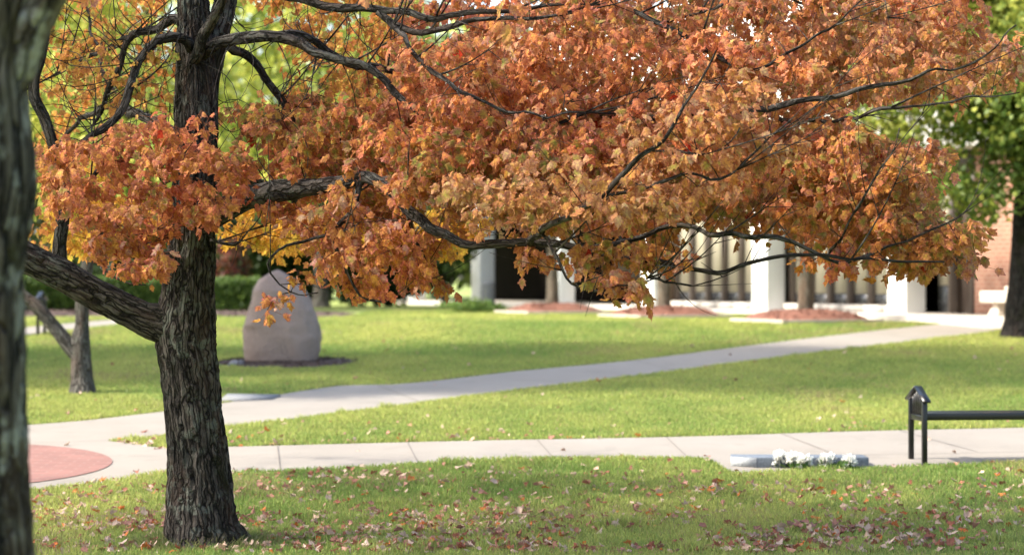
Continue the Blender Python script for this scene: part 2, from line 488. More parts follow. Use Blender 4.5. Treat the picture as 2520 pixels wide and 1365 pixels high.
def smooth_line(pts, n=6):
    p = np.array([(a[0], a[1], 0) for a in pts], float)
    o, _ = catmull(p, np.zeros(len(p)), 60)
    return [(a[0], a[1]) for a in o]
upA = smooth_line([(-420, 1090), (60, 1047), (200, 1036), (410, 1012), (545, 993), (660, 976), (830, 950), (960, 947), (1100, 934), (1260, 915), (1500, 893), (1680, 872), (1850, 850), (2100, 820), (2300, 799), (2480, 784), (2640, 774)])
loA = smooth_line([(2640, 800), (2460, 814), (2300, 833), (2200, 845), (2000, 869), (1850, 889), (1680, 911), (1400, 945), (1260, 961), (1000, 997), (840, 1015), (700, 1034), (550, 1051), (400, 1073), (262, 1085)])
plaza_edge = [(262, 1085), (60, 1090), (-420, 1100)]
PATH_A = [G(*p) for p in upA]+[G(*p) for p in loA]+[G(*p) for p in plaza_edge[1:]]
upB = smooth_line([(262, 1085), (340, 1094), (410, 1104), (560, 1100), (840, 1093), (1160, 1085), (1680, 1075), (2100, 1062), (2520, 1053), (2900, 1046)])
loB = smooth_line([(2900, 1131), (2520, 1140), (2300, 1147), (2140, 1153), (1960, 1160), (1830, 1166), (1790, 1158), (1750, 1133), (1690, 1127), (1500, 1128), (1250, 1131), (1000, 1144), (840, 1153), (565, 1163), (410, 1163), (300, 1182), (200, 1195), (75, 1207), (-420, 1262)])
PATH_B = [G(*p) for p in upB]+[G(*p) for p in loB]+[G(-420, 1100), G(60, 1090)]
PATH_C = [G(*p) for p in [(-200, 862), (57, 827), (147, 815), (280, 800), (420, 787), (540, 781), (760, 776), (760, 766), (540, 768), (420, 775), (278, 787), (145, 798), (-200, 830)]]
for poly, lab in ((PATH_A, 'pale concrete path running diagonally up to the building'), (PATH_B, 'pale concrete path crossing below the diagonal path'), (PATH_C, 'narrow grey path strip in front of the hedge')):
    mb = MB(); sheet(mb, poly, 0.006)
    tag(build('path', mb, M['concrete']), lab, 'path', kind='structure')
# the round brick paving in the plaza
def circle3(a, b, c):
    ax, ay = a[:2]; bx, by = b[:2]; cx, cy = c[:2]
    d = 2*(ax*(by-cy)+bx*(cy-ay)+cx*(ay-by))
    ux = ((ax*ax+ay*ay)*(by-cy)+(bx*bx+by*by)*(cy-ay)+(cx*cx+cy*cy)*(ay-by))/d
    uy = ((ax*ax+ay*ay)*(cx-bx)+(bx*bx+by*by)*(ax-cx)+(cx*cx+cy*cy)*(bx-ax))/d
    return ux, uy, math.hypot(ax-ux, ay-uy)
cx, cy, cr = circle3(G(275, 1132), G(65, 1095), G(65, 1191))
ring = [np.array([cx+cr*math.cos(t), cy+cr*math.sin(t), 0]) for t in np.linspace(0, 2*math.pi, 72, endpoint=False)]
mb = MB(); sheet(mb, ring, 0.012)
tag(build('brick_paving', mb, M['paver']), 'round red brick paving set in the concrete plaza', 'paving', kind='structure')
def strip(a, b, w, lift):
    a = np.asarray(a[:2]); b = np.asarray(b[:2]); t = (b-a)/np.linalg.norm(b-a); n = np.array([-t[1], t[0]])*w/2
    mb = MB(); sheet(mb, [np.append(p, 0) for p in (a-n, b-n, b+n, a+n)], lift)
    return mb
for k, (a, b) in enumerate([((683, 1098), (690, 1157)), ((1003, 1090), (1030, 1142)), ((1322, 1083), (1362, 1128)), ((1640, 1077), (1692, 1126)), ((1925, 1069), (2052, 1118)), ((2052, 1118), (2140, 1150)), ((2128, 1121), (2800, 1107)), ((2215, 1061), (2405, 1113)), ((400, 1163), (440, 1140)), ((262, 1086), (60, 1091)), ((930, 949), (1040, 992)), ((1560, 887), (1660, 911))]):
    tag(build('path_joint', strip(G(*a), G(*b), 0.011, 0.010), M['joint']), 'dark joint line between two slabs of the concrete path', 'path joint', 'joints in the concrete paths', 'structure')

# ------------------------------------------------------------------ grass (one uncountable mass)
def make_grass():
    mb = MB()
    rng = np.random.default_rng(3)
    polys = [PATH_A, PATH_B, PATH_C]
    bands = [(15.0, 18.2, 7000, 0.040, 0.0036), (18.2, 21.5, 5200, 0.040, 0.0044), (21.5, 27.0, 4300, 0.036, 0.0046), (27.0, 34.0, 2600, 0.034, 0.006), (34.0, 42.0, 1700, 0.034, 0.008), (42.0, 56.0, 700, 0.036, 0.012)]
    for y0, y1, dens, hh, ww in bands:
        xa = 0.225*y1+0.9
        n = int(dens*(y1-y0)*2*xa)
        x = rng.uniform(-xa, xa, n); y = rng.uniform(y0, y1, n)
        keep = np.abs(x) < 0.225*y+0.9
        for p in polys: keep &= ~in_poly(x, y, p)
        keep &= ~((np.hypot(x-BOULDER[0], (y-BOULDER[1])) < 0.92))
        keep &= ~((y > 46.8) & (x < -3.2))
        keep &= ~(((x-7.17)*(-0.928)+(y-44)*(-0.371)) < 0.05)
        for (bx, by) in BEDS:
            u = (x-bx)*(-0.371)+(y-by)*0.928; w = (x-bx)*0.928+(y-by)*0.371
            keep &= ~((u > -0.02) & (u < 1.82) & (w > -0.02) & (w < 1.82))
        x, y = x[keep], y[keep]; n = len(x)
        big = vnoise(np.stack([x*0.55, y*0.35, np.zeros(n)], 1))
        med = vnoise(np.stack([x*2.3, y*1.4, np.ones(n)], 1))
        tuft = np.clip(vnoise(np.stack([x*5.0, y*4.0, np.full(n, 9.0)], 1))-.55, 0, 1)*2.2
        h = hh*rng.uniform(0.5, 1.35, n)*(1+0.25*med+tuft)
        a = rng.uniform(0, 2*np.pi, n)
        lean = rng.uniform(0.05, 0.75, n)*h
        la = rng.uniform(0, 2*np.pi, n)
        base = np.stack([x, y, gz(y)-0.002], 1)
        wv = np.stack([np.cos(a), np.sin(a), np.zeros(n)], 1)*(ww*rng.uniform(0.7, 1.3, n))[:, None]
        ld = np.stack([np.cos(la), np.sin(la), np.zeros(n)], 1)
        mid = base+ld*(lean*0.35)[:, None]+np.stack([0*h, 0*h, h*0.62], 1)
        tip = base+ld*lean[:, None]+np.stack([0*h, 0*h, h], 1)
        v = np.stack([base-wv, base+wv, mid+wv*0.7, mid-wv*0.7, tip], 1)
        t = np.clip(0.5+0.45*big+0.25*med+0.25*rng.standard_normal(n), 0, 1)[:, None]
        col = np.array([0.165, 0.26, 0.06])*(1-t)+np.array([0.42, 0.435, 0.12])*t
        worn = np.clip(vnoise(np.stack([x*0.9+40, y*0.5, np.full(n, 4.0)], 1))*1.6+.5*med-.75, 0, .75)
        dry = (rng.random(n) < 0.07+worn*.5)[:, None]
        col = np.where(dry, np.array([0.30, 0.25, 0.12]), col)*rng.uniform(0.75, 1.25, (n, 1))
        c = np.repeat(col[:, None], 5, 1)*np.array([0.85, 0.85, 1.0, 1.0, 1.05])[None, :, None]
        f4 = (np.array([(0, 1, 2, 3)])[None]+np.arange(n)[:, None, None]*5).reshape(-1, 4)
        f3 = (np.array([(3, 2, 4)])[None]+np.arange(n)[:, None, None]*5).reshape(-1, 3)
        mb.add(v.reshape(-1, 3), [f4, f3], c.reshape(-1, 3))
    # longer rough grass the mower misses round the foot of the trunk
    n = 1500
    a = rng.uniform(0, 2*np.pi, n); q = rng.uniform(.20, .46, n)
    bx, by = W(505, 1345, TY0)[0], TY0
    x, y = bx+q*np.cos(a)*1.15, by+q*np.sin(a); h = rng.uniform(.04, .11, n)*(1.2-q)
    ld = np.stack([np.cos(a+rng.normal(0, 1, n)), np.sin(a), 0*a], 1)
    base_ = np.stack([x, y, gz(y)], 1); wv = np.stack([np.sin(a*7), np.cos(a*7), 0*a], 1)*.0035
    mid = base_+ld*(h*.25)[:, None]+np.stack([0*h, 0*h, h*.6], 1); tip = base_+ld*(h*.7)[:, None]+np.stack([0*h, 0*h, h], 1)
    v = np.stack([base_-wv, base_+wv, mid+wv*.7, mid-wv*.7, tip], 1)
    t = rng.random((n, 1)); col = np.array([.09, .14, .035])*(1-t)+np.array([.28, .27, .11])*t
    f4 = (np.array([(0, 1, 2, 3)])[None]+np.arange(n)[:, None, None]*5).reshape(-1, 4)
    f3 = (np.array([(3, 2, 4)])[None]+np.arange(n)[:, None, None]*5).reshape(-1, 3)
    mb.add(v.reshape(-1, 3), [f4, f3], np.repeat(col, 5, 0))
    tag(build('grass', mb, M['grass']), 'short mown green grass covering the lawns between the paths', 'grass', kind='stuff')
TY0 = 16.7
BOULDER = G(692, 893)
BEDS = [(4.5, 40.0), (2.4, 45.0), (0.36, 50.0)]
make_grass()

# ------------------------------------------------------------------ the maple in the foreground
TY = 16.7
base = W(497, 1345, TY)
maple = empty('maple_tree', (base[0], base[1], float(gz(TY))), 'orange leaved maple tree with a dark forked trunk standing on the front lawn', 'tree')
sil = [(1420, 392, 632), (1362, 396, 622), (1335, 404, 606), (1300, 410, 588), (1250, 413, 577), (1180, 414, 568), (1100, 414, 557), (1000, 407, 545), (900, 395, 535), (850, 386, 529), (800, 384, 528), (740, 396, 528), (680, 404, 527), (600, 417, 528), (500, 425, 530), (400, 429, 531), (300, 431, 535), (200, 432, 532), (120, 436, 524), (60, 438, 516), (0, 440, 510), (-120, 446, 506), (-350, 470, 520)]
pts = [W((l+r)/2, y, TY) for y, l, r in sil]; rad = [(r-l)/2/FPX*TY for y, l, r in sil]
P, R = catmull(pts, rad, 0.012)
def root_flare(L, th):
    k = np.exp(-np.maximum(L-0.13, 0)/0.13)
    return 1+k*(0.15*np.cos(5*th+0.6)+0.11*np.cos(3*th+2.0)+0.12)
mb = MB(); tube(mb, P, R, 200, disp=0.016, wob=0.05, flare=root_flare)
build('trunk', mb, M['maple_bark'], maple, smooth=True)
SK = []          # skeleton points of limbs, for attaching twigs
def limb(spec, nseg=20, disp=0.004, wob=0.08, step=0.05, par=None, mat='limb_bark', sk=True):
    """spec: (px, py, depth, radius in m)"""
    pts = [W(a, b, c) for a, b, c, r in spec]; rad = [r*(0.8 if r < 0.07 else 1.0) for *_, r in spec]
    P, R = catmull(pts, rad, step)
    j = np.stack([vnoise(P*2.7+k*17.3) for k in range(3)], 1)*0.04+np.stack([vnoise(P*7+k*7.3) for k in range(3)], 1)*0.026
    j[0] = 0
    big = np.clip(0.03/np.maximum(R, 0.004), 0.15, 1.0)[:, None]
    P = P+j*big
    mb = MB(); tube(mb, P, R, nseg, disp=disp, wob=wob)
    if sk: SK.append(np.concatenate([P, R[:, None]], 1))
    return build('limb', mb, M[mat], par or maple, smooth=True)
T = TY
limb([(455, 806, T, .15), (400, 796, T-.02, .138), (350, 782, T-.05, .112), (250, 733, T-.1, .106), (160, 680, T-.15, .105), (60, 628, T-.2, .104), (-90, 545, T-.3, .098), (-260, 430, T-.4, .095), (-420, 240, T-.5, .07)], 64, 0.008, 0.06, 0.014, mat='maple_bark', sk=False)
limb([(492, 300, T+.05, .095), (507, 200, T+.08, .085), (531, 100, T+.12, .08), (557, 0, T+.15, .082), (600, -150, T+.2, .08), (700, -420, T+.3, .05)], 48, 0.007, 0.06, 0.02, mat='maple_bark')
limb([(480, 150, T-.15, .05), (492, 110, T-.22, .048), (512, 60, T-.35, .045), (535, 12, T-.5, .042), (580, -60, T-.7, .036), (700, -200, T-1.0, .02)], 28, 0.003)
# lowest limb to the right and its long continuations
limb([(480, 545, T-.05, .10), (545, 515, T-.15, .088), (600, 485, T-.3, .08), (690, 470, T-.5, .076), (770, 462, T-.7, .066), (850, 444, T-.9, .060), (930, 452, T-1.1, .05), (1000, 500, T-1.25, .044), (1060, 552, T-1.4, .040), (1110, 585, T-1.5, .037), (1160, 611, T-1.55, .036), (1230, 604, T-1.6, .034), (1320, 604, T-1.65, .03), (1420, 622, T-1.7, .026), (1540, 640, T-1.75, .023), (1620, 645, T-1.8, .021), (1700, 655, T-1.8, .019), (1800, 655, T-1.85, .017), (1900, 645, T-1.9, .014), (1990, 628, T-1.9, .012), (2140, 632, T-1.9, .010), (2320, 648, T-1.9, .005)], 22)
limb([(930, 452, T-1.1, .04), (1040, 430, T-.9, .034), (1160, 400, T-.6, .03), (1300, 390, T-.4, .026), (1450, 370, T-.2, .022), (1620, 380, T, .018), (1800, 400, T+.2, .012), (1950, 380, T+.3, .006)])
limb([(1300, 603, T-1.65, .026), (1330, 560, T-1.98, .026), (1400, 527, T-2.17, .024), (1470, 482, T-2.35, .022), (1520, 430, T-2.40, .02), (1560, 375, T-2.45, .018), (1620, 328, T-2.45, .016), (1680, 255, T-2.45, .012), (1715, 195, T-2.45, .009), (1760, 120, T-2.45, .004)])
limb([(1470, 482, T-2.18, .015), (1580, 462, T-2.27, .014), (1700, 430, T-2.35, .012), (1800, 420, T-2.35, .009), (1920, 330, T-2.35, .006), (1990, 250, T-2.35, .003)])
limb([(1560, 372, T-2.28, .012), (1680, 368, T-2.37, .011), (1760, 368, T-2.45, .008), (1830, 310, T-2.45, .005)])
limb([(1420, 622, T-1.7, .020), (1560, 600, T-1.63, .02), (1680, 560, T-1.67, .02), (1760, 568, T-1.80, .019), (1850, 588, T-1.80, .018), (1960, 600, T-1.80, .016), (2060, 640, T-1.80, .014), (2180, 602, T-1.80, .012), (2290, 566, T-1.80, .010), (2390, 510, T-1.80, .006), (2440, 478, T-1.80, .003)])
limb([(2040, 630, T-1.55, .011), (2075, 575, T-1.75, .011), (2110, 515, T-1.95, .010), (2150, 440, T-2.00, .008), (2190, 370, T-2.05, .005), (2215, 310, T-2.05, .003)])
limb([(1330, 575, T-1.9, .014), (1355, 630, T-2.0, .014), (1395, 700, T-2.05, .011), (1450, 716, T-2.05, .010), (1540, 712, T-2.05, .007), (1620, 690, T-2.0, .004)])
limb([(1595, 682, T-2.0, .010), (1650, 700, T-2.0, .008), (1708, 704, T-2.0, .007)])
limb([(890, 448, T-1.0, .03), (860, 520, T-1.1, .022), (810, 580, T-1.15, .018), (850, 660, T-1.15, .014), (890, 718, T-1.15, .009), (950, 740, T-1.15, .005)])
limb([(810, 580, T-1.15, .014), (720, 600, T-1.2, .011), (650, 660, T-1.2, .007), (700, 715, T-1.2, .005), (780, 722, T-1.2, .004)])
limb([(1000, 500, T-1.25, .02), (1010, 560, T-1.2, .014), (1040, 640, T-1.15, .010), (1060, 700, T-1.1, .004)])
# upper limbs to the right
limb([(500, 130, T-.1, .06), (552, 103, T-.2, .055), (640, 84, T-.3, .05), (720, 98, T-.4, .044), (780, 128, T-.5, .038), (850, 160, T-.6, .034), (930, 205, T-.7, .03), (1020, 275, T-.8, .026), (1120, 320, T-.85, .022), (1250, 330, T-.9, .018), (1420, 300, T-1, .013), (1560, 290, T-1, .006)])
limb([(560, 112, T, .042), (605, 130, T+.1, .038), (650, 185, T+.15, .034), (688, 235, T+.2, .03), (712, 295, T+.25, .026), (748, 352, T+.3, .022), (830, 402, T+.35, .016), (950, 440, T+.4, .010)])
limb([(640, 84, T-.3, .036), (760, 92, T-.15, .034), (860, 150, T, .03), (960, 170, T+.1, .026), (1090, 195, T+.2, .022), (1220, 190, T+.25, .017), (1350, 215, T+.3, .010)])
limb([(600, -60, T-.2, .05), (700, -12, T-.4, .042), (800, 10, T-.5, .036), (900, 25, T-.6, .034), (1000, 22, T-.7, .03), (1100, 45, T-.75, .024), (1220, 42, T-.8, .018), (1350, 20, T-.85, .012), (1480, 5, T-.9, .006)])
limb([(930, 28, T-.62, .03), (970, 52, T-.7, .028), (1060, 70, T-.75, .026), (1150, 68, T-.8, .023), (1240, 52, T-.85, .018), (1360, 40, T-.9, .012), (1500, -10, T-.95, .006)])
limb([(955, 48, T-.68, .022), (1000, 90, T-0.92, .020), (1050, 148, T-1.13, .018), (1110, 198, T-1.35, .017), (1180, 245, T-1.40, .015), (1260, 276, T-1.45, .012), (1340, 284, T-1.50, .010), (1440, 274, T-1.50, .005)])
limb([(1240, 190, T+.25, .022), (1450, 270, T-0.28, .026), (1650, 285, T-0.77, .026), (1800, 275, T-1.25, .025), (1920, 256, T-1.35, .024), (2000, 235, T-1.40, .022), (2100, 215, T-1.45, .020), (2200, 213, T-1.45, .017), (2300, 190, T-1.50, .013), (2400, 155, T-1.55, .008), (2510, 60, T-1.55, .003)])
limb([(1800, 275, T-.1, .02), (1950, 300, T-0.63, .018), (2070, 290, T-1.17, .016), (2150, 278, T-1.50, .014), (2230, 276, T-1.50, .012), (2330, 266, T-1.50, .010), (2430, 238, T-1.50, .006), (2520, 215, T-1.50, .003)])
limb([(1480, 5, T-.5, .02), (1620, 60, T-0.70, .02), (1780, 150, T-0.90, .018), (1860, 165, T-1.20, .014), (1960, 120, T-1.20, .011), (2060, 60, T-1.20, .008), (2160, -20, T-1.20, .004)])
limb([(1620, 60, T-.4, .014), (1760, 20, T-.5, .012), (1900, -20, T-.6, .010), (2080, 30, T-.6, .007), (2260, 60, T-.6, .004)])
# limbs to the left
limb([(470, 120, T-.1, .05), (440, 95, T-.2, .045), (395, 92, T-.3, .042), (350, 130, T-.4, .04), (322, 185, T-.5, .038), (302, 245, T-.55, .034), (245, 312, T-.6, .03), (205, 350, T-.6, .022), (170, 410, T-.6, .012)])
limb([(470, 60, T, .045), (432, 52, T+.05, .042), (380, 74, T+.1, .038), (322, 100, T+.15, .034), (302, 160, T+.2, .028), (270, 215, T+.2, .024), (255, 275, T+.2, .018), (225, 320, T+.2, .010)])
limb([(320, 100, T+.15, .024), (260, 130, T+.3, .018), (180, 160, T+.4, .013), (110, 200, T+.5, .008), (40, 230, T+.5, .005)])
limb([(140, 680, T+.6, .07), (150, 600, T+.6, .06), (160, 470, T+.5, .055), (132, 345, T+.4, .05), (108, 275, T+.4, .05), (84, 205, T+.4, .05), (96, 145, T+.45, .048), (107, 75, T+.5, .045), (120, -40, T+.6, .04), (150, -250, T+.7, .02)], 30, .004)
limb([(420, 640, T-.1, .07), (330, 610, T-.3, .05), (285, 590, T-.4, .04), (240, 540, T-.5, .03), (225, 470, T-.55, .024), (280, 380, T-.6, .016), (330, 320, T-.6, .008)])
limb([(410, 590, T-.2, .02), (400, 480, T-.4, .018), (360, 400, T-.5, .012), (330, 330, T-.5, .006)])
limb([(285, 590, T-.4, .018), (250, 640, T-.5, .014), (300, 690, T-.55, .008), (360, 700, T-.55, .004)])
limb([(520, 590, T-.15, .016), (570, 600, T-.4, .012), (620, 560, T-.5, .007), (640, 520, T-.55, .003)])
# far side, hidden mostly by leaves
limb([(500, 450, T+.1, .06), (600, 440, T+.8, .05), (720, 500, T+1.8, .035), (850, 560, T+2.4, .024), (1000, 600, T+2.7, .014), (1150, 600, T+2.8, .006)])
limb([(460, 350, T+.1, .06), (380, 300, T+1.2, .05), (280, 260, T+2.4, .035), (180, 320, T+3.2, .02), (100, 420, T+3.5, .01)])
limb([(280, 260, T+2.4, .03), (240, 120, T+3.0, .02), (200, 0, T+3.4, .012), (160, -80, T+3.6, .006)])
limb([(500, -60, T, .09), (620, -300, T, .07), (900, -500, T-.2, .05), (1300, -620, T-.5, .03), (1700, -700, T-.8, .012)])
limb([(900, -500, T-.2, .04), (1200, -400, T+.4, .03), (1600, -300, T+.6, .02), (2000, -250, T+.6, .012), (2300, -150, T+.5, .006)])

# twigs and leaf sprays
REG = [
 # polygon (photo pixels), depth from, to, sprays, colour scheme, spray size
 ([(960, 110), (1250, 40), (1450, -70), (2370, -70), (2395, 90), (2480, 75), (2530, 110), (2500, 215), (2300, 235), (2100, 255), (1900, 290), (1600, 320), (1200, 330), (950, 290)], 15.7, 18.2, 610, 'mix'),
 ([(960, 100), (1600, 60), (2300, 60), (2330, 160), (1900, 250), (1500, 260), (1100, 250)], 15.3, 16.3, 100, 'pink'),
 ([(880, 230), (1650, 300), (2060, 300), (2270, 345), (2330, 380), (2290, 480), (2320, 545), (2400, 575), (2370, 630), (2290, 650), (2210, 640), (2100, 590), (1900, 580), (1700, 550), (1560, 585), (1300, 560), (1130, 530), (1050, 485), (860, 460)], 15.2, 17.4, 570, 'mix'),
 ([(1050, 430), (1500, 410), (1690, 190), (1880, 210), (1930, 400), (1600, 535), (1090, 520)], 14.2, 14.9, 95, 'pink'),
 ([(1960, 330), (2260, 370), (2290, 560), (2250, 640), (2000, 590), (1900, 450)], 14.9, 15.7, 85, 'olive'),
 ([(580, 270), (700, 240), (950, 210), (1000, 440), (880, 500), (620, 430), (650, 380)], 15.9, 17.4, 112, 'green'),
 ([(940, 300), (1450, 330), (1500, 400), (1050, 430), (900, 400)], 15.0, 15.7, 70, 'green'),
 ([(660, 480), (1000, 470), (1070, 550), (1085, 630), (1060, 690), (1000, 715), (880, 715), (800, 690), (770, 650), (740, 600), (690, 550)], 15.2, 16.4, 82, 'gold'),
 ([(640, 700), (690, 690), (740, 705), (700, 735), (655, 745)], 15.3, 15.6, 2, 'gold'),
 ([(560, 500), (700, 480), (1180, 520), (1170, 580), (1090, 640), (940, 630), (620, 625), (570, 590)], 18.6, 20.0, 85, 'backgold'),
 ([(100, 370), (210, 310), (330, 275), (600, 335), (630, 410), (560, 500), (570, 540), (420, 570), (390, 610), (310, 620), (240, 610), (190, 570), (105, 510)], 15.4, 16.3, 92, 'red'),
 ([(190, 600), (250, 600), (400, 600), (380, 660), (340, 690), (290, 660), (200, 650)], 15.5, 16.0, 12, 'gold'),
 ([(60, -60), (430, -60), (420, 60), (330, 120), (200, 330), (300, 420), (200, 620), (60, 640)], 18.9, 21.4, 66, 'back'),
 ([(120, 480), (420, 470), (380, 620), (120, 640)], 18.6, 20.2, 45, 'backgold'),
 ([(950, -70), (1520, -70), (1520, 30), (960, 50)], 16.8, 18.6, 46, 'mix'),
 ([(110, 40), (430, 40), (420, 250), (330, 260), (120, 300)], 16.2, 18.0, 20, 'back'),
 ([(590, -60), (1000, -60), (1000, 200), (850, 230), (640, 60)], 17.4, 19.6, 58, 'back'),
 ([(620, 230), (900, 180), (950, 420), (750, 430)], 17.6, 19.4, 30, 'back'),
 ([(1275, 610), (1345, 620), (1350, 650), (1300, 650)], 14.9, 15.3, 4, 'gold'),
 ([(1380, 580), (1600, 580), (1620, 640), (1540, 690), (1470, 680), (1410, 640)], 14.6, 15.2, 10, 'olive'),
 ([(1440, 660), (1570, 660), (1540, 710), (1470, 700)], 14.6, 15.0, 5, 'gold'),
 ([(1600, 640), (1700, 600), (1720, 640), (1640, 680)], 14.7, 15.2, 2, 'gold'),
 ([(2010, 600), (2090, 610), (2070, 670), (2030, 660)], 14.9, 15.3, 5, 'gold'),
 ([(2180, 630), (2390, 560), (2430, 560), (2360, 650), (2270, 670), (2200, 665)], 14.9, 15.5, 15, 'olive'),
 ([(2380, 540), (2440, 530), (2440, 580), (2390, 600)], 15.1, 15.4, 2, 'olive'),
]
SCH = {  # inner colours (with weights) and rim colours
 'mix':  ([((0.610, 0.293, 0.070), 5), ((0.570, 0.220, 0.070), 4), ((0.249, 0.256, 0.050), 3), ((0.549, 0.354, 0.169), 2)], [(0.529, 0.195, 0.128), (0.508, 0.207, 0.177), (0.559, 0.220, 0.099)]),
 'pink': ([((0.631, 0.306, 0.078), 5), ((0.590, 0.261, 0.103), 4), ((0.362, 0.284, 0.062), 2), ((0.590, 0.375, 0.186), 2)], [(0.549, 0.216, 0.129), (0.549, 0.238, 0.154), (0.549, 0.193, 0.093)]),
 'red':  ([((0.610, 0.281, 0.063), 5), ((0.570, 0.201, 0.070), 4), ((0.282, 0.256, 0.050), 1)], [(0.529, 0.146, 0.099), (0.508, 0.171, 0.134), (0.549, 0.195, 0.085)]),
 'green': ([((0.226, 0.256, 0.045), 5), ((0.529, 0.281, 0.057), 4), ((0.570, 0.220, 0.064), 4)], [(0.539, 0.146, 0.103), (0.508, 0.171, 0.129), (0.539, 0.207, 0.064)]),
 'olive': ([((0.508, 0.305, 0.057), 4), ((0.549, 0.244, 0.057), 5), ((0.215, 0.244, 0.045), 4)], [(0.498, 0.183, 0.103), (0.468, 0.183, 0.141), (0.508, 0.207, 0.077)]),
 'gold': ([((0.637, 0.340, 0.061), 5), ((0.599, 0.241, 0.070), 5), ((0.322, 0.285, 0.061), 1), ((0.580, 0.373, 0.261), 2)], [(0.522, 0.176, 0.121), (0.483, 0.143, 0.131), (0.541, 0.220, 0.096)]),
 'back': ([((0.592, 0.336, 0.054), 5), ((0.563, 0.232, 0.054), 4), ((0.307, 0.370, 0.054), 4)], [(0.542, 0.209, 0.068), (0.503, 0.174, 0.077)]),
 'backgold': ([((0.712, 0.488, 0.057), 6), ((0.651, 0.354, 0.045), 4), ((0.407, 0.464, 0.052), 2)], [(0.631, 0.317, 0.052), (0.610, 0.268, 0.057)]),
}
def grow_crown():
    rng = np.random.default_rng(5)
    sprays = []
    for poly, d0, d1, n, sch in REG:
        xs = [p[0] for p in poly]; ys = [p[1] for p in poly]
        k = 0; hq = int(rng.integers(0, 4000))
        while k < n:
            hq += 1
            x = min(xs)+(max(xs)-min(xs))*((0.5+hq*0.7548776662) % 1); y = min(ys)+(max(ys)-min(ys))*((0.5+hq*0.5698402910) % 1)
            x += rng.normal(0, 7); y += rng.normal(0, 7)
            if not in_poly([x], [y], poly)[0]: continue
            sprays.append((W(x, y, rng.uniform(d0, d1)), sch, 1.0)); k += 1
    # the crown above the frame
    k = 0
    while k < 105:
        q = rng.uniform(-1, 1, 3)
        if np.dot(q, q) > 1: continue
        p = np.array([0.0, 16.9, 5.9])+q*np.array([4.6, 4.0, 2.6])
        if CAMZ+690/FPX*p[1] > p[2]: continue
        sprays.append((p, 'mix', 1.35)); k += 1
    sk = np.concatenate(SK)
    nodes_p = [sk[:, :3]]; nodes_r = [sk[:, 3]]
    C = np.array([s[0] for s in sprays])
    d = np.array([np.min(np.linalg.norm(sk[:, :3]-c, axis=1)) for c in C])
    order = np.argsort(d)
    tw = MB(); lv = MB()
    allp = sk[:, :3].copy(); allr = sk[:, 3].copy()
    pool_p = np.zeros((len(sk)+len(sprays)*6, 3)); pool_r = np.zeros(len(pool_p)); m = len(sk)
    pool_p[:m] = allp; pool_r[:m] = allr
    acc = {}
    for i in order:
        c, sch, sc = sprays[i]
        dv = pool_p[:m]-c
        dist = np.linalg.norm(dv, axis=1)
        pref = dist+0.35*np.maximum(pool_p[:m, 2]-c[2]-0.25, 0)
        j = int(np.argmin(pref)); q = pool_p[j]
        L = np.linalg.norm(c-q)
        if L < 0.12:
            c = c+norm(rng.standard_normal(3)+np.array([0.3, 0, 0]))*0.18; L = np.linalg.norm(c-q)
        t = np.linspace(0, 1, 6)[:, None]
        sag = np.array([0, 0, 1.0])*(0.10*L*np.sin(np.pi*t))
        side = np.cross(c-q, [0, 0, 1.0]); side = side/(np.linalg.norm(side)+1e-6)*rng.uniform(-0.12, 0.12)*L
        path = q+(c-q)*t+sag+side*np.sin(np.pi*t)
        r0 = min(pool_r[j]*0.8, 0.0032+0.0022*L)
        rr = np.linspace(r0, 0.0016, 6)
        tube(tw, path, rr, 5)
        pool_p[m:m+5] = path[1:]; pool_r[m:m+5] = rr[1:]*1.05; m += 5
        # leaves along the outer part of the twig and on short side shoots
        nl = int(rng.integers(13, 21))
        tt = rng.uniform(max(0.12, 1-0.6/max(L, 0.3)), 1.02, nl)
        bp = np.stack([np.interp(tt, t[:, 0], path[:, k2]) for k2 in range(3)], 1)
        out = norm(c-q)
        dirs = norm(out*0.45+np.array([0.06, -0.15, -0.95])+rng.standard_normal((nl, 3))*np.array([0.58, 0.5, 0.36]))
        pet = dirs*np.array([1, 1, 0.5])*rng.uniform(0.03, 0.085, (nl, 1))+rng.standard_normal((nl, 3))*0.03
        acc.setdefault(sch, []).append((bp, bp+pet, dirs, np.full(nl, sc)))
    for sch, lst in acc.items():
        bp = np.concatenate([a[0] for a in lst]); lp = np.concatenate([a[1] for a in lst]); dr = np.concatenate([a[2] for a in lst]); sc = np.concatenate([a[3] for a in lst])
        n = len(bp)
        nr = np.array([-0.10, -0.60, 0.50])+rng.standard_normal((n, 3))*0.55
        size = np.clip(rng.normal(0.063, 0.015, n), 0.032, 0.10)*sc*(0.84 if sch == 'back' else 1.0)
        ins, outs = SCH[sch]
        w = np.array([a[1] for a in ins], float); w /= w.sum()
        ci = np.array([a[0] for a in ins])[rng.choice(len(ins), n, p=w)]*rng.uniform(0.8, 1.2, (n, 1))
        co = np.array(outs)[rng.integers(0, len(outs), n)]*rng.uniform(0.8, 1.2, (n, 1))
        # patches of the crown turn at different times: slow hue drift over the tree
        g = vnoise(lp*1.3)[:, None]
        ci = ci*(1+0.12*g*np.array([1.0, -0.4, -0.4])); co = co*(1+0.15*g*np.array([1.0, -0.5, -0.6]))
        drk = (rng.random(n) < 0.0025)[:, None]
        ci = np.where(drk, np.array([0.40, 0.04, 0.015]), ci); co = np.where(drk, np.array([0.34, 0.03, 0.015]), co)
        add_leaves(lv, lp, dr, nr, size, ci, co, rng.uniform(-0.25, 1.0, n), rng.uniform(-0.2, 0.8, n), rng)
        # leaf stalks
        sd = norm(np.cross(lp-bp, rng.standard_normal((n, 3))))*0.0013
        v = np.stack([bp-sd, bp+sd, lp+sd, lp-sd], 1)
        f = (np.array([(0, 1, 2, 3)])[None]+np.arange(n)[:, None, None]*4).reshape(-1, 4)
